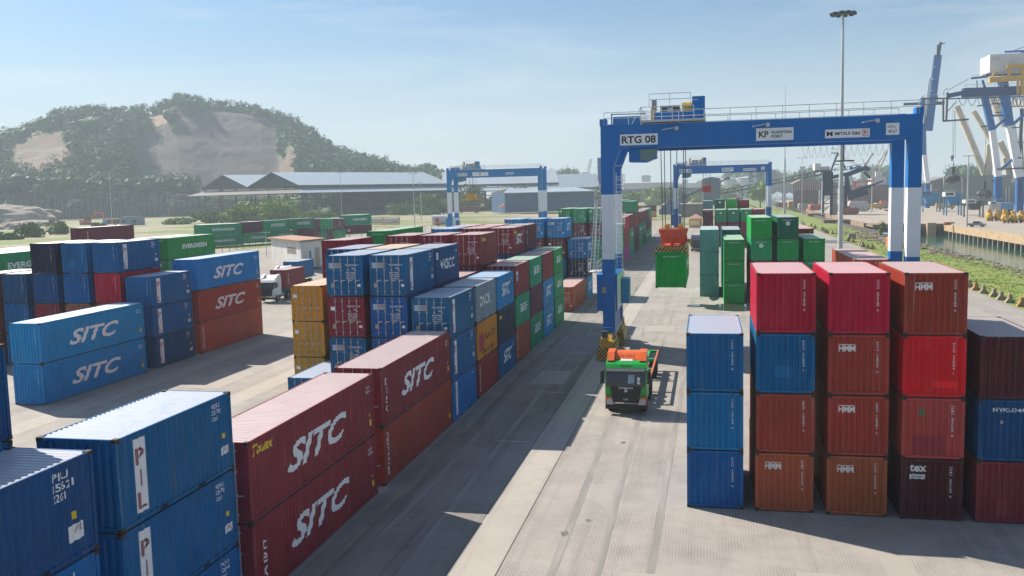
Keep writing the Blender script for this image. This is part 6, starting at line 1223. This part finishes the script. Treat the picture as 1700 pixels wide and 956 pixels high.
# blue bulk unloader and its ship
CDB = mat('unloader_dark', (.001, .018, .07), .6)
Y = 430; t = thing('bulk_unloader', 'dark blue bulk unloader with sloping boom and white house', 'unloader', (0, 0, 0))
b = MB()
for p0, p1 in (((1366, 325), (1382, 283)),): p = Q(*p0, Y); q_ = Q(*p1, Y); b.box(p.x, Y, p.z, q_.x, Y+6, q_.z)
b.build('tower', [CDB], t)
frame_bars(t, 'tower_leg', Y, [((1366.5, 352), (1366.5, 322), 2.2), ((1381, 352), (1381, 322), 2.2), ((1366, 338), (1381, 338), 1.5), ((1366, 351), (1381, 338), 1.2), ((1366, 338), (1381, 325), 1.2)], CDB); frame_bars(t, 'deck_rail', Y-2, [((1384, 280), (1440, 271), .7), ((1383, 300), (1406, 296), 1.2), ((1383, 310), (1410, 309), 1.4), ((1360, 299), (1366, 299), 1.2), ((1383, 322), (1406, 322), 1.6)]+[((1386+7*i, 280-i*1.1), (1386+7*i, 287-i*1.1), .6) for i in range(8)], CDB)
b = MB(); p = Q(1352, 283, Y); q_ = Q(1372, 271, Y); b.box(p.x, Y-2, p.z, q_.x-2.6, Y+5, q_.z, 0); b.box(q_.x-2.6, Y-1, p.z, q_.x+1.4, Y+4, q_.z-1.4, 0); b.box(p.x-.3, Y-2.5, p.z-.7, q_.x+2, Y+5.5, p.z, 1); b.build('control_house', [mat('unloader_white', (.6, .6, .57), .6), DGREY], t)
frame_bars(t, 'a_frame', Y, [((1380, 282), (1391, 254), 2.8), ((1393, 256), (1404, 282), 2.8), ((1383, 273), (1400, 273), 1.2), ((1382, 282), (1404, 282), 1.6)], CDB); frame_bars(t, 'mast_head', Y, [((1380, 254), (1392, 254), 2.4), ((1379, 246.5), (1389, 246.5), 1), ((1389, 246), (1389, 254), .8)], PALE)
frame_bars(t, 'boom', Y, [((1382, 294), (1405, 289), 6), ((1403, 291), (1438, 278), 7.5), ((1436, 277), (1442, 283), 7)], CDB); frame_bars(t, 'boom_truss', Y-2, [((1405, 283), (1440, 276), 1), ((1410, 280), (1430, 276), 2.5), ((1412, 276), (1415, 281), 4), ((1423, 275), (1426, 279), 3)], CB); frame_bars(t, 'spout', Y, [((1434, 285), (1445, 296), 3.4)], CDB); frame_bars(t, 'elevator_leg', Y-3, [((1404, 288), (1411, 322), 6), ((1409, 318), (1411, 332), 5)], CDB); frame_bars(t, 'stay', Y, [((1392, 254), (1430, 277), .6), ((1392, 257), (1425, 277), .6)], DGREY)
for u in (1367, 1381, 1405): b = MB(); b.bar(Q(u, 286, Y+1), Vector((Q(u, 286, Y).x, Y+1, WF)), 1.1); b.build('leg', [PALE if u == 1367 else CDB], t)
b = MB(); p = Q(1383, 345, Y); q_ = Q(1391, 302, Y); b.box(p.x, Y+1, WF, q_.x, Y+4, q_.z); p = Q(1396, 340, Y); q_ = Q(1406, 308, Y); b.box(p.x, Y+1, WF, q_.x, Y+4, q_.z); b.build('drive_house', [mat('unloader_pink', (.45, .37, .36), .7)], t)
frame_bars(t, 'hopper_chute', Y-6, [((1408, 322), (1446, 308), 5), ((1410, 328), (1440, 318), 9), ((1446, 308), (1466, 300), 2.5)], CDB)
Y = 640; t = thing('bulk_ship', 'hazy ship with red and white derricks behind the unloader', 'ship', (0, 0, 0)); b = MB(); p = Q(1412, 330, Y); q_ = Q(1500, 306, Y); b.box(p.x, Y, -3.4, q_.x, Y+20, q_.z); b.build('hull', [mat('hull_maroon', (.20, .10, .10), .7, noise_amt=.5, scale=.1)], t)
b = MB(); p = Q(1447, 308, Y); q_ = Q(1472, 293, Y); b.box(p.x, Y+2, p.z, q_.x, Y+14, q_.z); p = Q(1455, 294, Y); q_ = Q(1466, 284, Y); b.box(p.x, Y+3, p.z, q_.x, Y+12, q_.z); b.build('superstructure', [mat('super_white', (.55, .57, .58), .6)], t)
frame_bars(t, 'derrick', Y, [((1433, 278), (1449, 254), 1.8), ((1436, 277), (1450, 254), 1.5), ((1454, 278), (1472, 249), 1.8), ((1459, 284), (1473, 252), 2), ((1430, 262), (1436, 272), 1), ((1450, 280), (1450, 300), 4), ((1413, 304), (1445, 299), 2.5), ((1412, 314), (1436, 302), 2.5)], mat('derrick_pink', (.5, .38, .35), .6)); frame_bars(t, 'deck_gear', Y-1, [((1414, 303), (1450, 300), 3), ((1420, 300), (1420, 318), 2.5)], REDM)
# pier shed, conveyors, tower
Y = 560; t = thing('pier_shed', 'brown-roofed pier shed on many posts left of the unloader', 'shed', (0, 0, 0)); a = Q(1318, 345, Y); b_ = Q(1366, 304, Y); m = MB(); m.prism([(a.x-1, b_.z), (b_.x, b_.z), (b_.x-5, b_.z+2.6), (a.x+4, b_.z+2.6)], 'y', Y, Y+20); m.build('roof', [mat('brown_roof', (.25, .19, .14), .8)], t); m = MB(); m.box(a.x+1, Y+14, WF, b_.x-1, Y+18, b_.z-4); m.build('wall', [mat('pier_blue', (.04, .08, .12), .7, noise_amt=.8, scale=.25, col2=(.2, .26, .3))], t); cm = MB(); cm.box(-.35, -.35, -3, .35, .35, b_.z); cme = cm.mesh('post', [mat('post_red', (.22, .10, .08), .8)])
for i in range(14): put('post', cme, t, (a.x+(b_.x-a.x)*i/13, Y+1, 0))
t = thing('conveyor', 'long dark conveyor gallery sloping up to the unloader', 'conveyor', (0, 0, 0)); Y = 700
frame_bars(t, 'gallery', Y, [((1195, 322), (1372, 288), 3.0), ((1195, 316.5), (1372, 282.5), 2.0)], BLK)
b = MB()
for i in range(30): u = 1197+i*6; v = 318.5-(u-1195)*.192; b.bar(Q(u, v+3.5, Y), Q(u+(6 if i % 2 else 0), v-2, Y), .55)
b.build('truss', [BLK], t)
for u in (1232, 1262, 1300, 1340): b = MB(); p = Q(u, 322-(u-1195)*.19, Y); b.bar(p, (p.x, Y, -3), .8); b.build('trestle', [DGREY], t)
t = thing('transfer_tower', 'dark blue windowless transfer tower between the crane legs', 'tower building', (0, 0, 0)); Y = 720; a = Q(1168, 331, Y); b_ = Q(1195.5, 295.5, Y); c_ = Q(1182, 293.5, Y); m = MB(); m.prism([(a.x, 1), (b_.x, 1), (b_.x, b_.z), (c_.x, c_.z), (a.x, b_.z)], 'y', Y, Y+14, 0); m.build('wall', [mat('tower_blue', (.004, .03, .09), .8)], t); m = MB(); p = Q(1164.5, 316, Y+4); m.box(p.x, Y+4, 1, a.x-.02, Y+12, b_.z-.5); m.build('side_wing', [mat('wing_pale', (.5, .5, .5), .7)], t); frame_bars(t, 'discharge_boom', Y+3, [((1195, 303), (1204, 297), 3), ((1203, 297), (1212, 296), 4.5)], CDB)
t = thing('conveyor', 'sloping blue-grey conveyor rising from the bushes to the tower', 'conveyor', (0, 0, 0)); frame_bars(t, 'gallery', 640, [((1096, 345), (1168, 313), 5)], mat('conveyor_blue', (.02, .05, .10), .7)); p = Q(1104, 348, 640); b = MB(); b.bar((p.x, 640, -1), (p.x, 640, p.z+1), 1.5); b.bar(Q(1140, 327, 640), (Q(1140, 327, 640).x, 640, 0), 1.2); b.build('trestle', [DGREY], t)
t = thing('blue_gable_shed', 'small dark blue gable shed behind the crosswise containers', 'shed', (0, 0, 0)); Y = 470; a = Q(1094, 345, Y); c_ = Q(1113, 331, Y); e = Q(1132, 340, Y); m = MB(); m.prism([(a.x, 1.5), (e.x, 1.5), (e.x, e.z), (c_.x, c_.z), (a.x, a.z-1)], 'y', Y, Y+18, 0); m.build('wall', [BWALL], t)
t = thing('long_wall_building', 'long low brown building behind the lane end', 'building', (0, 0, 0)); Y = 430; a = Q(1131, 354, Y); b_ = Q(1172, 337, Y); m = MB(); m.box(a.x, Y, 1, b_.x, Y+14, b_.z-.6); m.build('wall', [mat('brown_wall', (.26, .20, .18), .8, noise_amt=.6, scale=.2)], t); m = MB(); m.box(a.x-.6, Y-.8, b_.z-.6, b_.x+.6, Y+15, b_.z-.1); m.build('roof', [mat('brown_flat_roof', (.38, .30, .26), .8)], t)
t = thing('vault_roof_shed', 'dark red arched roof shed behind the far green stacks', 'shed', (0, 0, 0)); Y = 330; a = Q(1206, 336, Y); b_ = Q(1243, 336, Y); w_ = b_.x-a.x; hh = Q(1225, 328.5, Y).z-a.z; m = MB(); m.prism([(a.x+w_*k/10, a.z+hh*math.sin(math.pi*k/10)) for k in range(11)], 'y', Y, Y+20); m.build('roof', [mat('red_vault', (.25, .05, .05), .6)], t); m = MB(); m.box(a.x+1, Y+1, 0, b_.x-1, Y+19, a.z-.05); m.build('wall', [mat('vault_wall', (.3, .26, .22), .8)], t)
for u0, u1, vt, la in ((1198, 1222, 296, 'hazy pale storage tank, left of two under the distant crane girder'), (1220, 1256, 294.5, 'hazy pale storage tank, right of two under the distant crane girder')):
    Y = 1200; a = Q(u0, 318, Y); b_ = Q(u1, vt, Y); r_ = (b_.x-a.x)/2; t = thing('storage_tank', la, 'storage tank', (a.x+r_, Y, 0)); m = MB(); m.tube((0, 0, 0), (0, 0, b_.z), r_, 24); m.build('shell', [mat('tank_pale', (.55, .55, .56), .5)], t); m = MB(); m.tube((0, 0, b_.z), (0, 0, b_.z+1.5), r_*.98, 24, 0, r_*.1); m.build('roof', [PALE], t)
# far skyline at the lane end: sheds, a ship, harbour cranes
t = thing('far_shed_row', 'low dark shed row stretching behind the bushes at the lane end', 'shed', (0, 0, 0)); Y = 900; a = Q(1030, 325, Y); b_ = Q(1168, 311.5, Y); m = MB(); m.box(a.x, Y, 0, b_.x, Y+20, b_.z-1); m.build('wall', [mat('far_wall', (.09, .10, .12), .8, noise_amt=.8, scale=.1, col2=(.2, .17, .16))], t); m = MB(); m.box(a.x-2, Y-1, b_.z-1, b_.x+2, Y+21, b_.z+.3); m.build('roof', [mat('far_roof', (.10, .12, .16), .7)], t)
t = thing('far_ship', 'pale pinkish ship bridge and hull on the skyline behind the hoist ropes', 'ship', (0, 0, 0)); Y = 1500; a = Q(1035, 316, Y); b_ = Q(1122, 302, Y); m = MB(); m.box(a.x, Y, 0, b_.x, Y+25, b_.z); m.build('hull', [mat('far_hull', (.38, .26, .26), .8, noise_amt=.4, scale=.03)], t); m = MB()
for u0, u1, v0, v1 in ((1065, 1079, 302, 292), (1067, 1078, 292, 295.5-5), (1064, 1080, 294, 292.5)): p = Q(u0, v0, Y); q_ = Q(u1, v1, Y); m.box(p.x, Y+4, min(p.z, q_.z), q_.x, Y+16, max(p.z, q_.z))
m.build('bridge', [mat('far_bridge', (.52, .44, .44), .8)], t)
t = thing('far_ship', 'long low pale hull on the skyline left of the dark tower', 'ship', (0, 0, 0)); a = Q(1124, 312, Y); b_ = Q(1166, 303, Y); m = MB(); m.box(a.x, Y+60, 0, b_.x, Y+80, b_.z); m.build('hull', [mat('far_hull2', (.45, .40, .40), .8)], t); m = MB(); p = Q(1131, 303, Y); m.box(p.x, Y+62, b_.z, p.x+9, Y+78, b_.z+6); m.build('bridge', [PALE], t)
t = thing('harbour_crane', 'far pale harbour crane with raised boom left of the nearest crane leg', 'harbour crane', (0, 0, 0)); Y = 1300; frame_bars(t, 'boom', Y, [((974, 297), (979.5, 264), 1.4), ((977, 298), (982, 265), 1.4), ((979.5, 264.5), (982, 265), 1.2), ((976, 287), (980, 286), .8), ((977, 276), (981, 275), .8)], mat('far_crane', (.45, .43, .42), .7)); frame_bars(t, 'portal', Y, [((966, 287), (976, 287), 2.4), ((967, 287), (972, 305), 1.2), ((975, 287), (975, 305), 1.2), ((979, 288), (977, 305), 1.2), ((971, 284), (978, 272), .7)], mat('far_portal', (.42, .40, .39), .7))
t = thing('far_roofs', 'faded reddish warehouse roof beyond the third steel shed', 'warehouse', (0, 0, 0)); Y = 1000; a = Q(962, 318, Y); b_ = Q(998, 307, Y); m = MB(); m.prism([(a.x, 0), (b_.x, 0), (b_.x, b_.z), (a.x, b_.z+2)], 'y', Y, Y+30); m.build('wall', [mat('far_red', (.34, .20, .17), .8)], t)
# small plant crowding the far berth
CL = [mat('clutter_'+str(i), c, .6, noise_amt=.3, scale=1) for i, c in enumerate(((.5, .5, .5), (.45, .1, .06), (.35, .33, .3), (.1, .16, .24), (.5, .3, .05)))]
for i, (u, v, w_, h_, ci, la) in enumerate(((1300, 344, 9, 3, 1, 'brown stacked pile near the pier shed'), (1318, 345, 7, 4, 4, 'ochre box store before the pier shed'), (1338, 346, 9, 3, 2, 'grey steel pile right of the ochre box store'), (1352, 349, 6, 3, 1, 'red store box left of the unloader tower'), (1390, 351, 8, 4, 0, 'pale site office at the foot of the unloader'), (1402, 352, 5, 3, 1, 'orange-red bin beside the pale site office'), (1424, 351, 9, 5, 0, 'white parked trailer in the middle of the far berth'), (1430, 345, 8, 3, 3, 'blue-grey covered load behind the white trailer'), (1462, 346, 7, 3, 2, 'grey spare hopper part left of the crane leg'), (1412, 356, 6, 3, 1, 'red tractor unit close to the far quay edge'))):
    p = P(u, v, WF); t = thing('berth_store', la, 'store', p, .1*(i % 5)); m = MB(); m.prism([(-w_*.5, .25), (w_*.5, .25), (w_*.5, h_*.8), (w_*.42, h_), (-w_*.42, h_), (-w_*.5, h_*.8)], 'y', -1.6, 1.6); m.build('cover', [CL[ci]], t); m = MB()
    for x in (-w_*.35, 0, w_*.35): m.box(x-.2, -1.4, 0, x+.2, 1.4, .25)
    m.build('bearer', [DGREY], t)
# ------------------------------------------------------------------ air
hz = MB(); hz.box(-2400, -120, -6.2, 2600, 1990, 170)
hm = bpy.data.materials.new('haze'); hm.use_nodes = True; n = hm.node_tree.nodes; n.remove(n['Principled BSDF']); v = n.new('ShaderNodeVolumePrincipled'); v.inputs['Color'].default_value = (.78, .92, 1, 1); v.inputs['Density'].default_value = .00035; v.inputs['Anisotropy'].default_value = .12
hm.node_tree.links.new(v.outputs[0], n['Material Output'].inputs['Volume'])
ho = hz.build('haze', [hm]); kind(ho, 'stuff')
